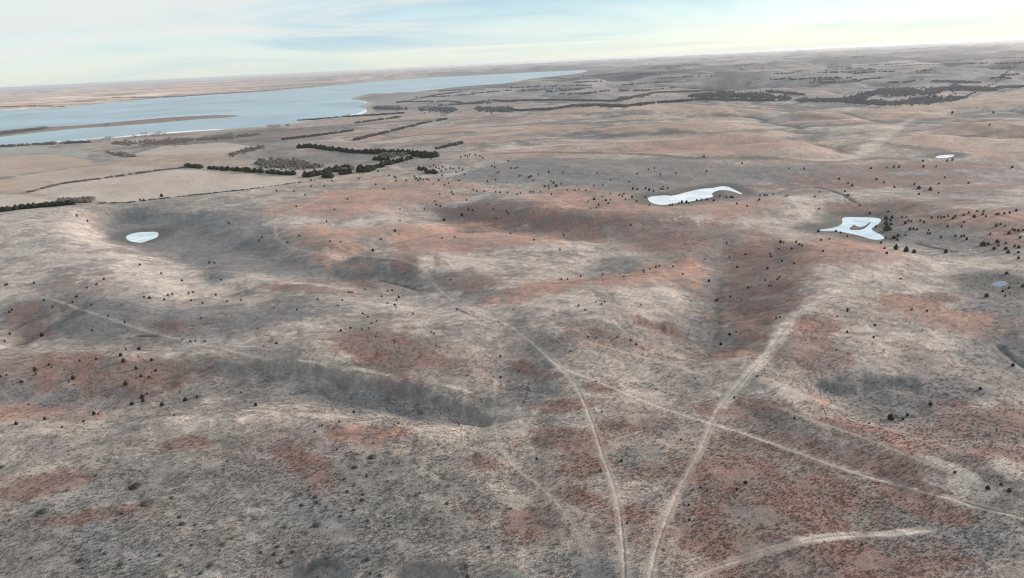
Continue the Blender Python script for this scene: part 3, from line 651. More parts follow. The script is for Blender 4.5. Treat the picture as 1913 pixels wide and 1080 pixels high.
fld_labels = ['large cream field bounded by tree rows at the left', 'tan field above the hedge line at the left', 'peach field near the lake at the left edge', 'grey-green field next to the lake shore', 'pale field behind the dark tree row at the left edge', 'ochre field strip at the left edge', 'straw field strip below the brush at the lake']
ti = fi_ = 0
for oi_, nm in enumerate(names):
    f = F[fo == oi_]
    if not len(f): continue
    u, inv = np.unique(f.ravel(), return_inverse=True)
    me = np_mesh(nm, V[u], inv.reshape(-1, 4), True, A[u])
    if nm == 'field': lb, ct = fld_labels[fi_], 'field'; fi_ += 1
    elif nm == 'dirt_track': lb, ct = trk_labels[ti], 'track'; ti += 1
    else: lb, ct = struct_labels[nm], 'ground'
    obj(nm, me, GROUND, label=lb, cat=ct, kind='structure')

def sheet(name, P, z, material, label, cat, grow=0.0):
    P = np.asarray(P)
    if grow:
        t = np.roll(P, -1, 0) - np.roll(P, 1, 0); t /= np.linalg.norm(t, axis=1, keepdims=True) + 1e-9
        nrm = np.stack([t[:, 1], -t[:, 0]], 1)
        area = 0.5 * np.sum(P[:, 0] * np.roll(P[:, 1], -1) - np.roll(P[:, 0], -1) * P[:, 1])
        P = P + nrm * grow * (1 if area > 0 else -1)
    me = bpy.data.meshes.new(name)
    area = 0.5 * np.sum(P[:, 0] * np.roll(P[:, 1], -1) - np.roll(P[:, 0], -1) * P[:, 1])
    if area < 0: P = P[::-1]
    me.from_pydata([(a, b, z) for a, b in P], [], [list(range(len(P)))]); me.update()
    return obj(name, me, material, label=label, cat=cat, kind='structure')
sheet('lake', LAKE, LAKE_Z, LAKE_M, 'long pale blue reservoir below the horizon', 'lake', 3.0)
for ipx, ilb in (([(212, 257), (240, 253), (300, 247.5), (360, 244), (415, 240.5), (418, 242.5), (347, 247.5), (278, 252.5), (214, 258.5)], 'white shore ice below the spit'), ([(90, 266.5), (120, 263), (160, 260), (195, 256), (202, 257.5), (167, 264.5), (97, 267)], 'white shore ice at the left lake shore'), ([(640, 217.5), (672, 211), (683, 204), (679, 200.5), (690, 206), (683, 213.5), (646, 218.5)], 'white ice rim in the headland bay'), ([(655, 185.5), (672, 186.5), (688, 190), (688, 194), (676, 190.5)], 'white ice rim under the headland tip')):
    sheet('shore_ice', chaikin(on_plane(ipx, LAKE_Z + 0.12), 2), LAKE_Z + 0.12, ICE_M, ilb, 'ice')
pond_lab = {'left': 'small pale pond in the grey valley at the left', 'middle': 'long white pond with a cedar-lined near bank', 'right': 'white pond with a V-shaped mud bar in it', 'small': 'tiny white pond at the far right', 'far': 'tiny bright pond below the distant creek woods', 'grey': 'shallow grey pond at the right edge'}
for kname, (P, lev) in POND.items():
    sheet('pond', P, lev, GREYPOND_M if kname == 'grey' else (ICE2_M if kname in ('right', 'left') else ICE_M), pond_lab[kname], 'pond', 1.0)

# ------------------------------------------------------------------ plant meshes (shared between copies)
def leaf_quads(c, n_, size, r):
    """small randomly turned leaf faces round the points c"""
    k = len(c)
    a = r.normal(size=(k, 3)); a /= np.linalg.norm(a, axis=1, keepdims=True)
    b = np.cross(a, r.normal(size=(k, 3))); b /= np.linalg.norm(b, axis=1, keepdims=True) + 1e-9
    s = size * (0.6 + 0.8 * r.random((k, 1)))
    v = np.stack([c - a * s, c - b * s * .6, c + a * s, c + b * s * .6], 1).reshape(-1, 3)
    f = np.arange(4 * k).reshape(-1, 4)
    return v, f
def tube(p0, p1, r0, r1, sides=5):
    p0 = np.array(p0, float); p1 = np.array(p1, float)
    d = p1 - p0; d /= np.linalg.norm(d) + 1e-9
    u = np.cross(d, (0.3, 0.9, 0.1)); u /= np.linalg.norm(u); w = np.cross(d, u)
    an = np.linspace(0, 2 * np.pi, sides, endpoint=False)
    ring = np.cos(an)[:, None] * u + np.sin(an)[:, None] * w
    v = np.vstack([p0 + ring * r0, p1 + ring * r1])
    f = [[i, (i + 1) % sides, sides + (i + 1) % sides, sides + i] for i in range(sides)]
    return v, np.array(f)
def join(parts):
    vs, fs, o = [], [], 0
    for v, f in parts:
        vs.append(v); fs.append(np.asarray(f) + o); o += len(v)
    return np.vstack(vs), np.vstack(fs)
def lump(r, profile, sides=9, jit=0.16):
    """closed uneven body from (height, radius) rings"""
    vs = []
    for h, rad in profile:
        an = np.linspace(0, 2 * np.pi, sides, endpoint=False) + r.random() * .6
        rr = rad * (1 + jit * r.normal(size=sides))
        vs.append(np.stack([np.cos(an) * rr, np.sin(an) * rr, np.full(sides, h) + 0.03 * r.normal(size=sides)], 1))
    v = np.vstack(vs); n_ = len(profile)
    f = [[k * sides + i, k * sides + (i + 1) % sides, (k + 1) * sides + (i + 1) % sides, (k + 1) * sides + i] for k in range(n_ - 1) for i in range(sides)]
    return v, np.array(f)
def cedar_crown(seed, slim):
    r = np.random.default_rng(seed)
    prof = [(0.04, 0.20), (0.14, 0.36 * slim), (0.32, 0.40 * slim), (0.52, 0.33 * slim), (0.74, 0.19 * slim), (0.9, 0.08), (1.0, 0.01)]
    core = lump(r, [(h, p * 0.86) for h, p in prof], 8, 0.14)
    k = 90
    h = 0.05 + 0.92 * r.random(k) ** 1.2; an = r.random(k) * 2 * np.pi
    rad = np.interp(h, [p[0] for p in prof], [p[1] for p in prof]) * (0.9 + 0.25 * r.random(k))
    c = np.stack([np.cos(an) * rad, np.sin(an) * rad, h], 1)
    return join([core, leaf_quads(c, k, 0.075, r)])
def cedar_trunk():
    return join([tube((0, 0, -0.06), (0, 0, 0.25), 0.045, 0.035), tube((0, 0, 0.25), (0, 0, 0.85), 0.035, 0.008)])
def brush_body(seed):
    r = np.random.default_rng(seed)
    core = lump(r, [(-0.05, 0.42), (0.12, 0.46), (0.30, 0.34), (0.42, 0.12), (0.45, 0.01)], 9, 0.25)
    k = 110
    an = r.random(k) * 2 * np.pi; el = r.random(k) * 1.4
    rad = 0.5 * (0.8 + 0.35 * r.random(k))
    c = np.stack([np.cos(an) * np.cos(el) * rad, np.sin(an) * np.cos(el) * rad, np.sin(el) * rad * 0.95], 1)
    return join([core, leaf_quads(c, k, 0.07, r)])
def bare_tree_parts(seed):
    r = np.random.default_rng(seed)
    tr = [tube((0, 0, -0.04), (0, 0, 0.22), 0.028, 0.022)]
    tw = []
    for b in range(7):
        a = b * 0.9 + r.random(); z0 = 0.15 + 0.05 * b * .6
        p0 = np.array((0, 0, min(z0, 0.3))); L1 = 0.34 + 0.14 * r.random(); up = 0.5 + 0.5 * r.random()
        d = np.array((math.cos(a), math.sin(a), up * 1.3)); d /= np.linalg.norm(d)
        p1 = p0 + d * L1
        tr.append(tube(p0, p1, 0.014, 0.007, 4))
        for q in range(4):
            e = d + 0.75 * r.normal(size=3); e[2] = abs(e[2]) + .15; e /= np.linalg.norm(e)
            s0 = p0 + (p1 - p0) * (0.5 + 0.5 * r.random()); p2 = s0 + e * (0.18 + 0.12 * r.random())
            tr.append(tube(s0, p2, 0.006, 0.002, 3) if False else tube(s0, p2, 0.006, 0.003, 4))
            cc = p2 + 0.055 * r.normal(size=(7, 3))
            tw.append(leaf_quads(cc, 7, 0.032, r))
    return join(tr), join(tw)
CED = []
tm_v, tm_f = cedar_trunk()
TRUNK_ME = np_mesh('trunk', tm_v, tm_f, False)
TRUNK_ME.materials.append(BARK_M)
for sd_, sl in ((1, 1.0), (2, 1.15), (3, 0.85), (4, 1.0), (5, 0.7)):
    v, f = cedar_crown(sd_, sl)
    cm = np_mesh('crown', v, f, False); cm.materials.append(CEDAR_M)
    vv, ff = join([(v, f), (tm_v, tm_f)])
    wm = np_mesh('cedar', vv, ff, False); wm.materials.append(CEDAR_M)
    CED.append((cm, wm, (v, f)))
BRU = []
for sd_ in (11, 12, 13, 14):
    v, f = brush_body(sd_)
    bm_ = np_mesh('brush', v, f, False); bm_.materials.append(BRUSH_M)
    BRU.append(bm_)
BAR = []
for sd_ in (21, 22, 23):
    a_, b_ = bare_tree_parts(sd_)
    ta = np_mesh('bare_trunk', a_[0], a_[1], False); ta.materials.append(BARK_M)
    tb = np_mesh('bare_crown', b_[0], b_[1], False); tb.materials.append(TWIG_M)
    BAR.append((ta, tb, a_, b_))

# ------------------------------------------------------------------ scattered cedars, traced from the photograph
def trace(x0, y0, sc, txt, dflt=3.6):
    out = []
    for w_ in txt.split():
        p = [float(q) for q in w_.split(',')]
        out.append((x0 + p[0] / sc, y0 + p[1] / sc, p[2] if len(p) > 2 else dflt))
    return out
Z5, Z4 = 3.6, 3.985
cedars = []
cedars += trace(0, 370, Z5, "50,580 35,585 230,570 297,688 515,661,5 490,700 355,732 82,750 65,765 615,720 650,580 585,602 700,543 940,448 970,662,4 1005,668,5 1105,681 1130,652 1160,645 1225,552,4.5 1270,640 1300,632 1285,688 1363,706 1453,650 1530,695 1622,684,4.5 1487,548,4 1407,432,5 1442,435 1540,168 1085,505 518,120 590,155 967,12,6 1088,-20,7 945,12 730,790,4")
cedars += trace(0, 590, Z4, "75,130,5 315,140,8 37,184,4 687,108,4 930,42,5 1497,12,4 1358,173,4 1418,186,5.5 1455,186 1528,188,4 938,245 1035,242,7 900,288,8 922,330,9 1130,323,6.5 1015,384,8 1160,405,5 1052,445,7 1110,453,5 937,500,10 715,315,5 595,332,5 365,360,5.5 383,381,4 262,396,9 268,430,3 545,457,8 162,487,6.5 515,492,3 1097,577,5 1060,598,9 1066,628,7 985,648,8.5 1208,656,9.5 1380,617,9 1467,598,6 1205,570,3 1340,566,3 1795,567,4 1905,657,8 700,722,8 732,730,3.5 335,763,7 122,797,7.5 465,824,4.5 622,783,4 213,657,4 1300,737,4 5,450,5 50,440,3")
cedars += trace(480, 590, Z4, "5,93,4 625,105,6.5 697,87,5 782,98,4 833,92,3 885,150,5.5 850,53 890,34 828,7 1020,180 1027,198 1300,118 1320,130 1337,220,4 898,280 145,200,7 50,225,3 1797,40,4.5 1813,296,5.5 1815,452,5.5 722,713,6.5 612,782,6.5 1053,797,6.5 1018,808,3 970,693,3 1503,809,4.5 430,858,5.5 485,816 575,836 597,989,5 867,946,3")
cedars += trace(960, 590, Z4, "553,150,5 615,158,4 768,155,5 870,177,5 913,208,5 423,261,4 1607,133,6.5 1540,203,8 1655,118 1350,461,4 1810,446,5 1640,605,4.5 1058,543,4 655,710,5 1245,917,6 612,483,4 110,535,4 110,505,3 70,517,3 35,410,4")
cedars += trace(1433, 590, Z4, "95,5,5 520,2,4 597,118,5 803,66,5 792,157,5 517,250,4 920,750,13 1010,765,6.5 1045,735,6 1215,655,7 1585,537,7 205,760,5 1830,362,8 760,797,4")
cedars += trace(960, 820, Z4, "170,143,7 645,227,6 845,620,6 1725,318,8 1660,372,6 1440,380,6 1390,355,6 1303,484,5.5 1307,598,7 128,257,4 800,158,6")
cedars += trace(1433, 820, Z4, "1397,245,6 1640,362,8 1800,378,9 1740,335,6 705,780,6")
cedars += trace(480, 370, Z5, "35,262,4 15,283,3 205,297 285,252 492,290 562,293,4 522,75,4 470,155 610,5,4 963,70,4 963,150,4 930,217,6 780,348,7 1260,143,7 1378,110,7 1423,75,5.5 1450,80 1555,35,4 1590,73,5 1127,75,4 1205,40,4 1197,22 1235,55 1610,133 1690,105 1678,90 1705,238 1245,270 1330,262 835,275 880,622,4 910,615,5.5 955,663,5.5 942,687,4 927,717,5.5 937,735,3 877,703,4 728,612,4.5 640,632 620,632 410,677,3 548,722,4 575,685,3 712,775,4.5 748,798,4 805,823,4.5 768,840,4 1050,778 1205,992 1345,748 1300,550,3 925,970,3 112,740,3 268,750 840,660")
cedars += trace(960, 340, Z5, "135,388 335,357 310,453 873,592,5 875,607,3 915,583,4 955,570 978,566 1070,568 1135,618 450,631 320,653 360,652 597,620 740,635 1313,660,7.5 1365,792,6 1285,515,4 1450,505,4 1557,483,4.5 1502,570,6 1705,577,6 1723,480,4.5 1575,708,5 1455,767,4 1690,660 1715,697 553,803,4 612,800,4 590,818,4.5 435,828,4.5 855,823,4.5 1430,410 787,290 480,860")
cedars += trace(960, 340, Z5, "540,110,7 503,127,4 595,95,4 650,78,3 620,120,5.5 635,140,4 570,150,6 555,170,4 650,117,4 515,180,3 710,88 730,95 795,97,6 740,78 750,115 825,128 885,100 912,152,4 1065,150,5 1050,155 1110,138,5.5 1130,132,6.5 1160,130,8 1175,140,4 1230,120,5 1260,118,5 1300,116,4.5 1345,120,5.5 1430,98,4.5 1470,98,6 1455,100 1385,95 1500,145 1570,160,4 1650,115,5 1645,125 1655,88,4 1685,88 1700,88 800,40,7 830,45,5 885,40,6 910,50,6 940,58,6 1003,30,3 990,45 1003,45,4 1035,43")
cedars += trace(960, 100, Z5, "1278,690,5 650,850,4 775,862,3 1295,790 1535,738 985,813 830,808 905,780 945,770 1090,805 560,805 10,770 25,765,4.5 40,822 100,828,6.5 115,822,5.5 165,812 235,795,5 130,850 330,800 250,858,4 268,865,6 318,873,5 285,885,6.5 207,888,5 232,888,4 235,908 110,930 130,930 180,930 253,945 23,945 45,937 360,917,3 410,915,4 440,912,4 485,920 537,888 600,885", 3.4)
cedars += trace(480, 100, Z5, "1060,825,4.5 1075,840 1085,850 1100,845 1120,848 1140,845 1155,848 1065,840 1095,835 1170,708 1190,750 1205,765 1225,772 1250,762 1270,780 1300,770 1320,775 1340,800 1360,770 1385,780 1395,812 1415,690 1400,685 1430,680 1370,695 1470,682 1500,690 1520,700 1580,755 1600,765 1630,795 1615,800 1690,725 1710,770 1190,790 1215,800 1165,760 1240,790 1285,845,4 1225,850 1360,852,4 1245,820 1187,875,4.5 1262,882,4.5 1290,870 1550,858 1605,848 1480,925 1455,915 1530,925 1605,930 1635,933 1685,935 1310,930,4 1230,943,4 1320,945 1205,1012,4 1128,1048,4 1425,1045,4 1590,1045,4 1555,1005 965,1042 1410,985 1190,985 365,852,4 390,852,4 505,855 365,893 453,890 133,922 250,925 325,950 612,970,4 520,1048,4 265,1025 855,910 935,835 890,820 925,830 935,855 1005,855 800,880 685,840 720,800 815,790", 3.4)
cedars += trace(1433, 340, Z5, "545,5,4 572,20,5 857,33,4 1020,38,7 1020,78,5 1097,45,8 1153,72,4 1158,12,3 990,15 785,2 353,65,4 40,80,4 125,95,3 140,92,3 320,98 523,62 545,88 623,155,4 815,197,4 690,208,5.5 350,180,3 1412,195,4 1457,195,4 1675,188,5.5 1322,220,5 1355,205 1392,230,6 1450,213,6 1470,230 1540,218 1555,215 1595,210 1630,207 1250,240,6 1265,228 1218,228 1170,238 1150,235 1107,240 1190,235 935,235,4 930,270,8 950,258,5 970,265 1030,258,4 1055,268,6 907,235 800,240,7 840,235,7 830,255,6 800,270,10 835,280,6 805,305,14 825,310,8 730,300,4 880,357,7 852,370,8 875,385,6 930,357 800,375 960,312,7 985,312,5 1008,317,4.5 1085,322,4.5 1080,345 1095,347 1213,295,5 1307,300 1325,270 1540,292,6 1570,280,4.5 1600,293,4.5 1650,315,4.5 1665,322,5 1690,325,5 1720,325,4 1627,340,7 1500,347,5 1307,362,4.5 1325,360,4.5 1342,380,6 1265,362 1170,372,4 1548,400,7 1605,412 1700,372,5 1690,435,7 1665,432,4 1450,415,10 1487,413,6 1605,445,7 1620,467,8 1690,470,5 1690,508,7 1555,425,4 1527,445,6 865,437,11 935,452,11 988,465,9 1200,465,9 805,475,6 790,445,4 765,407,4 540,362,4.5 495,340,5 462,328,5 345,328,6.5 420,380,4.5 362,386,5 195,400,5 217,418,5 235,428,4 90,400,6 110,405,4.5 165,447,4 78,450,3 22,480,4.5 28,497,4.5 100,530,5 182,547,4 375,462,5 5,578,6 83,640,4.5 68,652,4.5 12,697 28,695 90,900,5 62,912 540,855,4 540,868,4 470,902,4 540,1005,5 727,960,4 713,1042,4.5 973,855,5 1075,865 898,650,3 1475,760,9 1583,730,6 1600,763,4.5 1625,710,4.5 1718,697,6 1612,610,6")
cedars += trace(1433, 50, Z5, "150,953,3 250,953,4 483,1022,4 735,1025,4 547,1048,4 572,1063,4 697,950,5 805,948,3 853,941,4 887,942,4 1052,940,4 1137,940,3 783,1043 988,1062 1155,1055 1195,1013,3 1648,945,4 1245,895,4 1210,900 1048,900,5.5 1355,1050 1245,577,4 1522,577 1495,660,3", 3.4)
# drop double tracings where two zooms overlap
uniq = []
for c in sorted(cedars, key=lambda q: -q[2]):
    if all(abs(c[0] - u[0]) > 2.6 or abs(c[1] - u[1]) > 2.6 for u in uniq): uniq.append(c)
cedars = uniq
cpos = cast([(x, y + 0.42 * s_) for x, y, s_ in cedars])
areas = [   # x0, y0, x1, y1, phrase
    (0, 0, 480, 392, 'by the edge of the large cream field'), (0, 392, 480, 500, 'in the grey valley round the small left pond'), (0, 500, 240, 572, 'on the cream slope at the left edge'), (240, 500, 480, 572, 'on the cream slope below the left pond'),
    (0, 572, 300, 640, 'on the grey slope beside the left track'), (300, 572, 480, 648, 'where the left track meets the ridge'), (0, 630, 155, 770, 'on the rusty bank at the left edge'), (155, 630, 262, 705, 'on the rusty bank above the left valley'), (262, 630, 480, 705, 'on the ridge above the left valley'),
    (155, 705, 480, 780, 'on the floor of the left valley'), (0, 770, 480, 840, 'on the orange slope under the left valley'),
    (480, 590, 620, 700, 'on the grey ground behind the dark bank'), (620, 590, 960, 690, 'on the rust patch behind the dark bank'), (480, 690, 960, 860, 'in front of the long dark bank'),
    (480, 520, 760, 590, 'on the pale slope left of the main track'), (480, 355, 640, 520, 'on the orange hill inside the track bend'), (640, 410, 820, 500, 'by the small dark hollow beside the orange hill'), (640, 355, 800, 410, 'on the cream crest above the dark hollow'), (800, 355, 960, 440, 'in the shaded dip left of the white middle pond'),
    (480, 300, 770, 355, 'on the orange crest behind the tree belts'), (770, 270, 830, 355, 'in the cluster right of the tree belts'), (830, 270, 960, 355, 'on the grey slope right of the tree belts'), (960, 270, 1120, 350, 'on the grey slope left of the middle pond'), (960, 350, 1180, 400, 'around the small hollow left of the middle pond'), (1120, 270, 1440, 352, 'on the grey slope behind the middle pond'),
    (1180, 352, 1280, 400, 'along the near bank of the middle pond'), (1280, 352, 1440, 400, 'right of the middle pond on its orange bank'), (960, 400, 1250, 545, 'on the long orange ridge left of the deep draw'), (1250, 400, 1440, 560, 'at the top of the deep dark draw'), (1250, 560, 1440, 660, 'at the foot of the deep dark draw'), (960, 545, 1250, 640, 'on the cream slope left of the deep draw'),
    (960, 600, 1250, 850, 'between the two branching tracks'), (1250, 640, 1440, 850, 'near the right track junction'), (960, 850, 1300, 1080, 'in the fork between the two lower tracks'), (1300, 850, 1440, 1080, 'on the rust grass right of the right track'),
    (1440, 200, 1640, 360, 'on the brown slope behind the right pond'), (1640, 200, 1913, 362, 'on the brown slope at the far right'), (1440, 360, 1560, 440, 'left of the pond with the mud bar'), (1560, 360, 1632, 450, 'at the edge of the pond with the mud bar'), (1632, 395, 1690, 432, 'crowding the right shore of the pond with the mud bar'), (1632, 360, 1740, 432, 'on the dark slope right of the mud-bar pond'),
    (1740, 370, 1830, 445, 'along the orange crest right of the mud-bar pond'), (1830, 360, 1913, 440, 'on the slope at the right edge above the creek'), (1632, 432, 1740, 480, 'in the creek bed below the mud-bar pond'), (1740, 430, 1913, 500, 'on the dark slope by the creek at the right edge'),
    (1433, 440, 1560, 620, 'on the red-brown slope right of the deep draw'), (1560, 440, 1790, 660, 'on the cream plateau below the mud-bar pond'), (1790, 490, 1913, 700, 'in the grey draw at the right edge'), (1433, 620, 1600, 800, 'left of the round bowl at the right'), (1600, 660, 1913, 850, 'in the round bowl at the right'), (1433, 850, 1913, 1080, 'on the grass at the lower right'), (0, 0, 1913, 1080, 'on the open prairie')]
ORD = ['first', 'second', 'third', 'fourth', 'fifth', 'sixth', 'seventh', 'eighth', 'ninth', 'tenth', 'eleventh', 'twelfth', 'thirteenth', 'fourteenth', 'fifteenth', 'sixteenth', 'seventeenth', 'eighteenth', 'nineteenth', 'twentieth', 'twenty-first', 'twenty-second', 'twenty-third', 'twenty-fourth', 'twenty-fifth', 'twenty-sixth', 'twenty-seventh', 'twenty-eighth', 'twenty-ninth', 'thirtieth']
def area_of(x, y):
    for a in areas:
        if a[0] <= x < a[2] and a[1] <= y < a[3]: return a[4]
N_IND = 300
byarea = {}
for i in range(min(N_IND, len(cedars))):
    byarea.setdefault(area_of(*cedars[i][:2]), []).append(i)
def plant(px, s_, q, var, i):
    """place one cedar: size in metres from its width in the photo and its distance"""
    dist = math.sqrt(q[0] ** 2 + q[1] ** 2 + (CAM_H - q[2]) ** 2)
    wm = max(s_ * dist / FPX, 0.5) * 0.84
    return wm
for ph, idx in byarea.items():
    idx.sort(key=lambda i: cedars[i][0])
    for n_, i in enumerate(idx):
        x, y, s_ = cedars[i]; q = cpos[i]
        wm = plant(x, s_, q, 0, i)
        var = CED[i % len(CED)]
        hgt = wm * (0.85 + 0.25 * random.random())
        kindw = 'tall' if s_ > 8 else ('small' if s_ < 4.6 else 'dark')
        if len(idx) == 1: lb = f'single dark cedar {ph}'
        elif len(idx) <= len(ORD): lb = f'{ORD[n_]} cedar from the left {ph}'
        else: lb = f'small dark cedar {ph}'
        loc = (q[0], q[1], q[2] - 0.03 * hgt)
        rz = random.random() * 6.28
        if s_ >= 6.5:
            t = obj('cedar_tree', None, label=lb, cat='tree', group='cedars scattered over the prairie')
            t.location = loc; t.rotation_euler = (0, 0, rz); t.scale = (wm * 1.2, wm * 1.2, hgt)
            obj('trunk', TRUNK_ME, parent=t); obj('crown', var[0], parent=t)
        else:
            t = obj('cedar_tree', var[1], label=lb, cat='tree', group='cedars scattered over the prairie')
            t.location = loc; t.rotation_euler = (0, 0, rz); t.scale = (wm * 1.2, wm * 1.2, hgt)

def merge_copies(name, proto, locs, scales, material, label, cat, kind='stuff'):
    """many small copies in one mesh (countless far things)"""
    v, f = proto; k = len(locs)
    an = rng.random(k) * 6.28; ca, sa = np.cos(an), np.sin(an)
    sc = np.asarray(scales)
    X = (v[None, :, 0] * ca[:, None] - v[None, :, 1] * sa[:, None]) * sc[:, :1]
    Y = (v[None, :, 0] * sa[:, None] + v[None, :, 1] * ca[:, None]) * sc[:, :1]
    Zz = v[None, :, 2] * sc[:, 1:2]
    VV = np.stack([X, Y, Zz], -1) + np.asarray(locs)[:, None, :]
    FF = f[None] + (np.arange(k) * len(v))[:, None, None]
    me = np_mesh(name, VV.reshape(-1, 3), FF.reshape(-1, f.shape[1]), False)
    return obj(name, me, material, label=label, cat=cat, kind=kind)
def small_lump(seed):
    r = np.random.default_rng(seed)
    core = lump(r, [(-0.05, 0.25), (0.25, 0.45), (0.6, 0.40), (0.9, 0.2), (1.0, 0.02)], 6, 0.22)
    k = 16
    an = r.random(k) * 6.28; h = 0.2 + 0.8 * r.random(k)
    c = np.stack([np.cos(an) * .42, np.sin(an) * .42, h], 1)
    return join([core, leaf_quads(c, k, 0.16, r)])
rest = list(range(N_IND, len(cedars)))
if rest:
    lo = [(cpos[i][0], cpos[i][1], cpos[i][2] - 0.1) for i in rest]
    sc_ = [(plant(0, cedars[i][2], cpos[i], 0, i) * 1.2,) * 2 for i in rest]
    merge_copies('cedar_scrub', small_lump(5), lo, sc_, CEDAR_M, 'tiny dark cedar dots sprinkled over the far slopes', 'shrubs')

# ------------------------------------------------------------------ low dark brush in the foreground
brush = trace(0, 820, Z4, "12,200,13 713,270,8 1010,335,20 325,525,18 280,572,5 75,600,8 1280,433,8 1775,133,4 1695,160,6 1605,270,5 1265,637,6.5 1335,577,8 1355,622,13 1455,633,8 1525,679,6 1660,775,14 1725,735,8 1820,740,5 1430,785,8 1190,857,9 750,822,8 782,845,9 600,893,12 620,953,7 895,925,13 840,965,4 970,895,5 1345,933,7 1080,1000,8 1315,985,5 1495,992,9 235,880,6 1560,935,12 1635,825,6 1085,470,16 915,545,10")
brush += trace(480, 820, Z4, "245,57,5 597,73,6 700,95,5 745,110,6 475,200,6 855,122,18 725,200,12 998,240,5 1207,208,6 975,310,7 820,272,7 650,293,8 720,340,7 672,387,10 785,447,11 790,407,8 435,422,13 335,483,12 445,460,13 583,460,6 720,523,9 623,570,9 445,632,15 825,605,7 950,638,6 990,620,5 990,640,7 1185,415,7 1210,397,6 1415,475,9 1367,537,5 1890,513,7 1630,305,5 1635,730,5 1725,800,9 1560,935,13 210,655,8 130,735,7 155,795,9 130,850,11 265,835,10 30,840,8 240,787,5 180,910,10 915,1008,8 845,993,8 825,888,10 1570,1015,10 385,378,7 325,405,6")
bpos = cast([(x, y + .25 * s_) for x, y, s_ in brush])
bord = sorted(range(len(brush)), key=lambda i: brush[i][0])
barea = [(0, 0, 110, 2000, 'in the bottom left corner'), (110, 0, 240, 2000, 'on the lower left grass'), (240, 0, 330, 2000, 'on the lower left grey ground'), (330, 0, 480, 2000, 'on the grey slope left of the gully'), (480, 0, 600, 2000, 'at the grey bottom middle'), (600, 0, 760, 2000, 'on the grey slope above the gully'), (760, 0, 2000, 2000, 'on the grey ground left of the main track')]
bg_ = {}
for i in bord:
    for a in barea:
        if a[0] <= brush[i][0] < a[2]:
            bg_.setdefault(a[4], []).append(i); break
for ph, idx in bg_.items():
    for n_, i in enumerate(idx):
        x, y, s_ = brush[i]; q = bpos[i]
        wm = 0.85 * s_ * math.sqrt(q[0] ** 2 + q[1] ** 2 + (CAM_H - q[2]) ** 2) / FPX
        o = obj('low_shrub', BRU[i % 4], label=f'{ORD[n_]} low dark shrub from the left {ph}' if len(idx) > 1 else f'single low dark shrub {ph}', cat='shrub', group='low dark shrubs in the foreground')
        o.location = (q[0], q[1], q[2] - 0.05)
        flat = 0.55 if s_ > 11 else 0.9
        o.scale = (wm, wm * 0.9, wm * flat); o.rotation_euler = (0, 0, random.random() * 6.28)

# ------------------------------------------------------------------ windbreak rows, tree by tree
def row(px, n_, h, label, group, jit=1.5, spread=0.0):
    P = np.asarray(px, float)
    ln = np.concatenate([[0], np.cumsum(np.linalg.norm(np.diff(P, axis=0), axis=1))])
    t = (np.arange(n_) + 0.5) / n_ * ln[-1]
    q = cast(np.stack([np.interp(t, ln, P[:, 0]), np.interp(t, ln, P[:, 1])], 1))
    rest_ = label.split('conifer ', 1)[1]
    for i in range(n_):
        if n_ <= 16: lb = f'{ORD[i]} conifer from left {rest_}'
        else: lb = f'leftmost dark conifer {rest_}' if i == 0 else (f'rightmost dark conifer {rest_}' if i == n_ - 1 else label)
        hh = h * 0.82 * (0.75 + 0.45 * random.random())
        x = q[i][0] + random.gauss(0, jit); y = q[i][1] + random.gauss(0, jit) + random.uniform(-spread, spread)
        z = float(zlook_arr(Z)(np.array([x]), np.array([y]))[0])
        t_ = obj('windbreak_tree', None, label=lb, cat='tree', group=group)
        t_.location = (x, y, z - 0.1); t_.rotation_euler = (0, 0, random.random() * 6.28)
        wmm = hh * (1.35 + 0.5 * random.random())
        t_.scale = (wmm, wmm, hh)
        obj('trunk', TRUNK_ME, parent=t_); obj('crown', CED[random.randrange(5)][0], parent=t_)
row([(555, 277), (580, 276), (615, 281), (660, 286), (700, 287), (760, 288), (817, 293)], 84, 9.0, 'dark conifer in the long windbreak row below the reservoir', 'conifers of the long windbreak', 1.2)
row([(770, 293), (817, 294)], 16, 9.5, 'dark conifer in the thick end of the long windbreak', 'conifers at the thick end of the long windbreak', 2.0, 10)
row([(349, 312), (377, 315)], 9, 7.5, 'dark conifer in the short row by the cream field', 'conifers of the short row by the cream field')
row([(389, 316), (430, 319), (480, 322), (549, 328)], 44, 7.5, 'dark conifer in the row along the top of the large cream field', 'conifers along the cream field')
row([(567, 331), (595, 328), (625, 320), (656, 316)], 26, 9.0, 'dark conifer in the slanting belt right of the cream field row', 'conifers of the slanting belt', 1.5, 3)
row([(602, 331), (625, 332)], 7, 8.0, 'dark conifer in the clump in front of the slanting belt', 'conifers of the front clump', 1.5, 2)
row([(636, 327), (656, 323)], 8, 8.0, 'dark conifer in the clump ending the slanting belt', 'conifers of the end clump', 1.5, 4)
row([(668, 321), (690, 320)], 10, 10.0, 'dark conifer in the dense block between the two belts', 'conifers of the dense block', 1.5, 6)
row([(691, 322), (708, 312), (735, 306), (768, 297)], 24, 8.0, 'dark conifer in the belt climbing to the long windbreak', 'conifers of the climbing belt', 1.5, 3)
row([(701, 299), (720, 300)], 8, 8.0, 'dark conifer in the small clump under the long windbreak', 'conifers of the small clump', 1.5, 3)
row([(-40, 401), (0, 396), (40, 391), (90, 386), (140, 382)], 52, 6.5, 'dark conifer in the row at the left edge behind the pond valley', 'conifers of the left edge row', 0.8)
row([(786, 316), (797, 321), (812, 325)], 12, 5.5, 'dark conifer in the dense patch right of the belts', 'conifers of the slope patch', 2.5, 5)

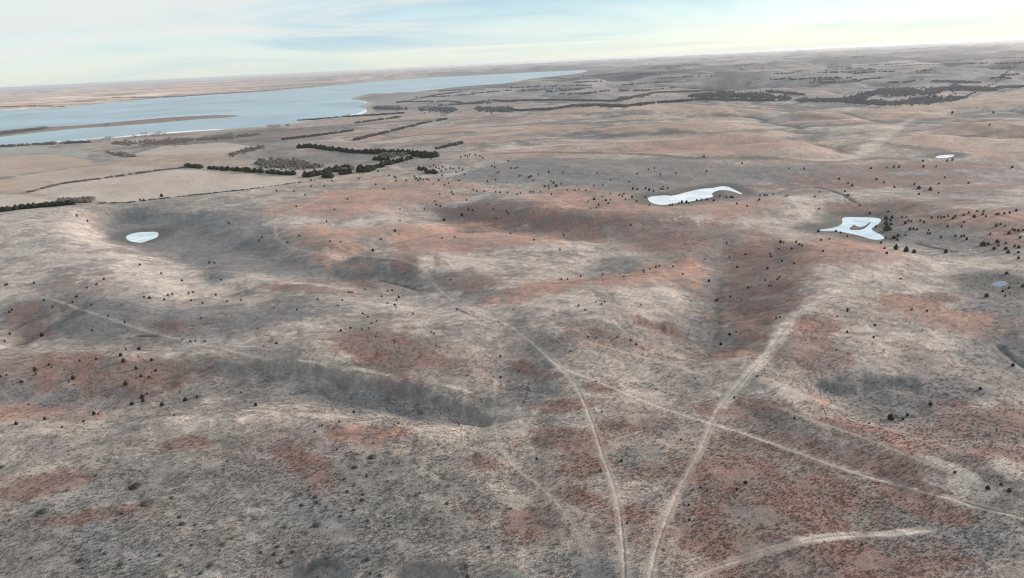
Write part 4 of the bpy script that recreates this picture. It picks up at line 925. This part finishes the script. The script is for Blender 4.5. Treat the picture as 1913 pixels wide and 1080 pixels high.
# ------------------------------------------------------------------ bare trees by the lake
def bare(px, h, label, group='bare trees along the lake shore'):
    q = cast(px)
    for i, p in enumerate(q):
        v = BAR[i % 3]
        t_ = obj('bare_tree', None, label=label if isinstance(label, str) else label[i], cat='tree', group=group)
        hh = h * (0.8 + 0.4 * random.random())
        t_.location = (p[0], p[1], p[2] - 0.2); t_.scale = (hh * 1.2, hh * 1.2, hh); t_.rotation_euler = (0, 0, random.random() * 6.28)
        obj('trunk', v[0], parent=t_); obj('crown', v[1], parent=t_)
bare([(197, 237), (203, 237)], 15, ['large grey bare tree standing alone on the spit, left trunk', 'large grey bare tree standing alone on the spit, right trunk'])
bare([(x, 249.5 - 0.105 * x) for x in (2, 9, 17, 24, 31, 40, 55, 62, 70, 77, 84)], 12, 'grey bare tree on the left end of the spit in the lake')
bare([(x, 267 - 0.115 * (x - 167)) for x in (168, 174, 180, 186, 192, 198, 205)], 13, 'grey bare tree in the shore grove left of the ice strip')
bare([(252, 259), (271, 257), (286, 256), (297, 255), (307, 254)], 15, ['first bare tree from the left in the sparse shore row', 'second bare tree from the left in the sparse shore row', 'third bare tree from the left in the sparse shore row', 'fourth bare tree from the left in the sparse shore row', 'fifth bare tree from the left in the sparse shore row'])
bare([(503, 240), (509, 240), (515, 239.5), (521, 239), (536, 238), (540, 237.5)], 13, 'bare tree in the little grove on the shore left of the headland bay')
bare([(646, 221), (651, 220.5)], 14, 'bare tree of the pair by the headland bay')
bare([(x, 275 - 0.05 * x) for x in range(4, 165, 7)], 8, 'grey bare tree in the brushy strip along the left lake shore')

# ------------------------------------------------------------------ far woods, hedges and thickets: masses nobody could count
WP = small_lump(9)
def wood(lines, label, name='creek_woodland', material=None, hgt=3.8, dens=2.2, cat='woods'):
    locs, scs = [], []
    for px, wpx in lines:
        P = np.asarray(px, float)
        ln = np.concatenate([[0], np.cumsum(np.linalg.norm(np.diff(P, axis=0), axis=1))])
        k = int(ln[-1] * 0.9 * dens * (1 + wpx * 0.6)) + 3
        t = rng.random(k) * ln[-1] * 1.06 - 0.03 * ln[-1]
        gap = vnoise(t / 14.0, t * 0 + P[0, 1], 3) * (1 + 0 * t)
        t = t[(gap > 0.22) | (rng.random(k) < 0.3)]; k = len(t)
        edge = np.minimum(1, np.minimum(t, ln[-1] - t) / (0.15 * ln[-1]) + 0.25)
        q = np.stack([np.interp(t, ln, P[:, 0]) + rng.normal(size=k) * 2, np.interp(t, ln, P[:, 1]) + wpx * edge * (0.42 * rng.normal(size=k) * (0.5 + vnoise(t / 20.0, t * 0, 8)))], 1)
        g = cast(q)
        h = hgt * (0.6 + 0.7 * rng.random(k))
        locs.append(g - np.array([0, 0, .3])); w = h * (0.8 + 0.8 * rng.random(k))
        scs.append(np.stack([w, h], 1))
    merge_copies(name, WP, np.vstack(locs), np.vstack(scs), material or WOOD_M, label, cat)
wood([([(960, 188), (1052, 187), (1138, 189), (1160, 188), (1190, 180), (1227, 173), (1332, 170), (1371, 173)], 1.0), ([(1155, 186), (1210, 178)], 3)], 'thin dark tree line along the distant hill right of the lake')
wood([([(960, 207), (1029, 204.5), (1071, 198), (1115, 197), (1165, 199), (1210, 193.5), (1265, 189.5), (1315, 185.5), (1360, 187), (1440, 188)], 2.0), ([(1290, 180), (1350, 178), (1440, 180)], 6)], 'dark bluish creek woods in the middle distance')
wood([([(1433, 171), (1500, 177)], 3), ([(1433, 183), (1475, 184)], 6), ([(1491, 188), (1550, 188)], 4), ([(1550, 188), (1588, 187), (1611, 180), (1641, 172), (1669, 172), (1725, 172), (1766, 167), (1805, 164)], 7), ([(1588, 191), (1669, 194), (1725, 189), (1802, 183)], 5)], 'broad dark creek woods at the far right')
wood([([(1802, 181), (1844, 163), (1861, 155), (1877, 138), (1902, 119)], 0.3)], 'straight thin hedge line climbing to the horizon at the right', 'hedgerow', hgt=2.6, dens=1.0)
wood([([(1741, 152), (1830, 155)], 2.5), ([(1863, 164), (1913, 162)], 2.5), ([(1805, 165), (1860, 168)], 4), ([(1765, 120), (1820, 119)], 1.0)], 'hazy woods at the far right below the horizon')
fr = np.random.default_rng(41); segs = []
for _ in range(70):
    x_ = fr.uniform(760, 1900); yb = 163 - 0.0497 * x_ + 12 + 66 * fr.random() ** 1.3; l_ = fr.uniform(25, 110)
    segs.append(([(x_, yb), (x_ + l_ * 0.5, yb - 0.025 * l_ + fr.normal() * 1.0), (x_ + l_, yb - 0.05 * l_ + fr.normal() * 1.5)], 0.4))
wood(segs, 'thin dark hedges and draws strewn over the distant hills', 'hedgerow', hgt=5.0, dens=0.55)
wood([([(744, 192), (780, 185), (813, 178), (869, 171)], 0.7), ([(744, 191), (808, 190), (838, 189), (869, 194), (897, 192), (919, 188), (960, 190)], 1.0), ([(785, 204), (852, 206)], 6), ([(891, 204), (960, 206)], 6), ([(700, 202), (760, 204)], 4)], 'dark hedges and woods on the headland')
wood([([(530, 261), (600, 253), (658, 245)], 0.6), ([(663, 262), (710, 251), (794, 230), (833, 223)], 0.8), ([(669, 230), (747, 219)], 0.5), ([(558, 226), (640, 219), (752, 212)], 0.8), ([(816, 279), (863, 268)], 0.7)], 'thin hedges on the slope between the lake and the windbreak', 'hedgerow', hgt=4.0, dens=1.3)
wood([([(56, 359), (119, 343), (167, 337), (267, 323), (345, 313)], 0.6)], 'thin hedge along the far side of the cream field', 'hedgerow', hgt=2.0, dens=1.0)
wood([([(560, 341), (458, 355), (361, 365), (303, 371), (239, 379), (190, 380)], 0.4)], 'thin broken hedge along the near side of the cream field', 'hedgerow', hgt=1.4, dens=0.6)
wood([([(211, 183), (280, 182), (342, 181)], 2.0), ([(50, 198), (119, 199)], 1.5), ([(342, 180), (480, 171), (620, 158)], 1.0), ([(0, 200), (60, 198)], 1.0)], 'dark tree strip on the far shore of the lake')
wood([([(215, 268), (290, 268), (360, 262)], 7), ([(370, 262), (480, 252)], 5), ([(200, 285), (250, 292)], 5), ([(430, 290), (490, 275)], 5)], 'grey leafless brush along the near lake shore', 'brush_thicket', TWIG_M, 3.2, 0.8)
wood([([(482, 306), (575, 309)], 9), ([(712, 292), (756, 290)], 5), ([(560, 314), (600, 312)], 3), ([(640, 318), (660, 316)], 5)], 'grey leafless brush between the tree belts', 'brush_thicket', TWIG_M, 4.0, 0.9)
wood([([(-20, 276), (40, 272.5), (97, 269), (165, 266)], 1.2)], 'dark brush strip along the left lake shore', 'brush_thicket', WOOD_M, 4.5, 1.6)
wood([([(-10, 252), (40, 246), (88, 240)], 2.0)], 'grey brush on the left end of the spit', 'brush_thicket', TWIG_M, 4.5, 1.2)
wood([([(110, 379), (150, 377), (176, 374)], 4)], 'brown brush at the end of the left edge tree row', 'brush_thicket', TWIG_M, 3.5, 0.9)

# pale boulders by the creek
r_ = np.random.default_rng(77)
for (x, y, s_), lb in (((1812, 467, 4.5), 'smaller white boulder on the grey slope by the creek'), ((1820, 473, 5.5), 'larger white boulder on the grey slope by the creek')):
    q = cast([(x, y + 1)])[0]
    v, f = lump(r_, [(-0.2, 0.42), (0.1, 0.5), (0.35, 0.38), (0.5, 0.18), (0.53, 0.02)], 9, 0.12)
    b_ = obj('boulder', np_mesh('boulder', v, f, False), STONE_M, label=lb, cat='boulder', group='white boulders by the creek')
    w = s_ * np.linalg.norm(q - np.array((0, 0, CAM_H))) / FPX
    b_.location = q; b_.scale = (w, w, w)

# ------------------------------------------------------------------ grass tussocks on the near ground
def tussock_mesh():
    r = np.random.default_rng(3); vs, fs = [], []
    for i in range(11):
        a = i * 2.4; lean = 0.25 + 0.5 * (i % 4) / 3; w = 0.15
        b = np.array((math.cos(a), math.sin(a), 0)) * 0.10 * r.random()
        t = b + np.array((math.cos(a) * lean, math.sin(a) * lean, 0.42 - 0.3 * lean + 0.12 * r.random()))
        sdv = np.array((-math.sin(a), math.cos(a), 0)) * w
        mid = (b + t) * .5 + np.array((0, 0, .10))
        o = len(vs)
        vs += [b - sdv, b + sdv, mid + sdv * .9, mid - sdv * .9, t]
        fs += [(o, o + 1, o + 2), (o, o + 2, o + 3), (o + 3, o + 2, o + 4)]
    return np.array(vs), np.array(fs)
tv, tf = tussock_mesh()
tus_me = np_mesh('tussock', tv, tf, True)
def tussock_material():
    m, n, l, b = mat('tussock_grass')
    at = n.new('ShaderNodeAttribute'); at.attribute_name = 'albedo'; at.attribute_type = 'INSTANCER'
    l.new(at.outputs['Color'], b.inputs['Base Color'])
    b.inputs['Roughness'].default_value = 0.95; b.inputs['Specular IOR Level'].default_value = 0.1
    tl = n.new('ShaderNodeBsdfTranslucent'); l.new(at.outputs['Color'], tl.inputs['Color'])
    ms = n.new('ShaderNodeMixShader'); ms.inputs[0].default_value = 0.5
    l.new(b.outputs[0], ms.inputs[1]); l.new(tl.outputs[0], ms.inputs[2])
    l.new(ms.outputs[0], n['Material Output'].inputs['Surface'])
    return m
TUS_M = tussock_material(); tus_me.materials.append(TUS_M)
NTUS = 170000
rad = 105 + 560 * rng.beta(1.15, 2.2, NTUS)
ang = np.radians(rng.uniform(-43, 43, NTUS))
tx, ty = rad * np.sin(ang), rad * np.cos(ang)
cl = fbm(tx, ty, 9, 3, 201)
keep = ((cl + 0.6 * rng.random(NTUS)) > -0.25) & (zlook_arr(bank)(tx, ty) < 0.15)
tx, ty, rad = tx[keep], ty[keep], rad[keep]
nmask = np.ones(len(tx), bool)
for kname, (P, w) in TRK.items():
    d, _, _ = seg_dist(tx, ty, P[::2]); nmask &= d > w * 1.1
for kname, (P, lev) in POND.items():
    nmask &= ~inside(tx, ty, P)
tx, ty, rad = tx[nmask], ty[nmask], rad[nmask]
tz = zlook_arr(Z)(tx, ty) - 0.03
tcol = np.stack([zlook_arr(ALB[..., c])(tx, ty) for c in range(3)], 1)
br = 1.35 + 0.25 * rng.normal(size=(len(tx), 1))
tcol = np.clip(tcol * np.clip(br, 0.9, 2.0), 0.03, 0.75)
pm = bpy.data.meshes.new('grass_tussocks')
pm.vertices.add(len(tx)); pm.vertices.foreach_set('co', np.stack([tx, ty, tz], 1).astype(np.float32).ravel())
a_ = pm.attributes.new('albedo', 'FLOAT_COLOR', 'POINT'); a_.data.foreach_set('color', np.concatenate([tcol, np.ones((len(tx), 1))], 1).astype(np.float32).ravel())
s_a = pm.attributes.new('size', 'FLOAT', 'POINT'); s_a.data.foreach_set('value', (0.30 + 0.55 * rng.random(len(tx)) ** 2).astype(np.float32))
r_a = pm.attributes.new('turn', 'FLOAT', 'POINT'); r_a.data.foreach_set('value', (rng.random(len(tx)) * 6.28).astype(np.float32))
gt = obj('grass_tussocks', pm, label='short dry bunch grass covering the near prairie', cat='grass', kind='stuff')
proto = bpy.data.objects.new('tussock_source', tus_me)      # not linked: only instanced
ng = bpy.data.node_groups.new('scatter_tussocks', 'GeometryNodeTree')
ng.interface.new_socket('Geometry', in_out='INPUT', socket_type='NodeSocketGeometry')
ng.interface.new_socket('Geometry', in_out='OUTPUT', socket_type='NodeSocketGeometry')
gi = ng.nodes.new('NodeGroupInput'); go = ng.nodes.new('NodeGroupOutput')
ip = ng.nodes.new('GeometryNodeInstanceOnPoints'); oi2 = ng.nodes.new('GeometryNodeObjectInfo')
oi2.inputs['Object'].default_value = proto
na = ng.nodes.new('GeometryNodeInputNamedAttribute'); na.data_type = 'FLOAT'; na.inputs['Name'].default_value = 'size'
nb = ng.nodes.new('GeometryNodeInputNamedAttribute'); nb.data_type = 'FLOAT'; nb.inputs['Name'].default_value = 'turn'
cv = ng.nodes.new('ShaderNodeCombineXYZ')
ng.links.new(nb.outputs[0], cv.inputs['Z'])
e2r = ng.nodes.new('FunctionNodeEulerToRotation'); ng.links.new(cv.outputs[0], e2r.inputs[0])
ng.links.new(gi.outputs[0], ip.inputs['Points']); ng.links.new(oi2.outputs['Geometry'], ip.inputs['Instance'])
ng.links.new(na.outputs[0], ip.inputs['Scale']); ng.links.new(e2r.outputs[0], ip.inputs['Rotation'])
ng.links.new(ip.outputs[0], go.inputs[0])
gm = gt.modifiers.new('scatter', 'NODES'); gm.node_group = ng

# ------------------------------------------------------------------ air
hz = bpy.data.meshes.new('haze')
b0, b1, zlo, zhi = -75000.0, 75000.0, float(Z.min()) - 1.5, float(max(CAM_H + 6, Z.max() + 25))
hv = [(x, y, z) for x in (b0, b1) for y in (b0, b1) for z in (zlo, zhi)]
hz.from_pydata(hv, [], [(0, 1, 3, 2), (4, 6, 7, 5), (0, 4, 5, 1), (2, 3, 7, 6), (0, 2, 6, 4), (1, 5, 7, 3)]); hz.update()
hm = bpy.data.materials.new('haze'); hm.use_nodes = True
hn = hm.node_tree.nodes
for n in list(hn):
    if n.type == 'BSDF_PRINCIPLED': hn.remove(n)
pv = hn.new('ShaderNodeVolumePrincipled')
pv.inputs['Color'].default_value = (0.93, 0.96, 1.0, 1)
pv.inputs['Density'].default_value = 3.4e-5
pv.inputs['Anisotropy'].default_value = 0.4
hm.node_tree.links.new(pv.outputs[0], [n for n in hn if n.type == 'OUTPUT_MATERIAL'][0].inputs['Volume'])
obj('haze', hz, hm, label='pale haze over the distant land', cat='haze', kind='stuff')
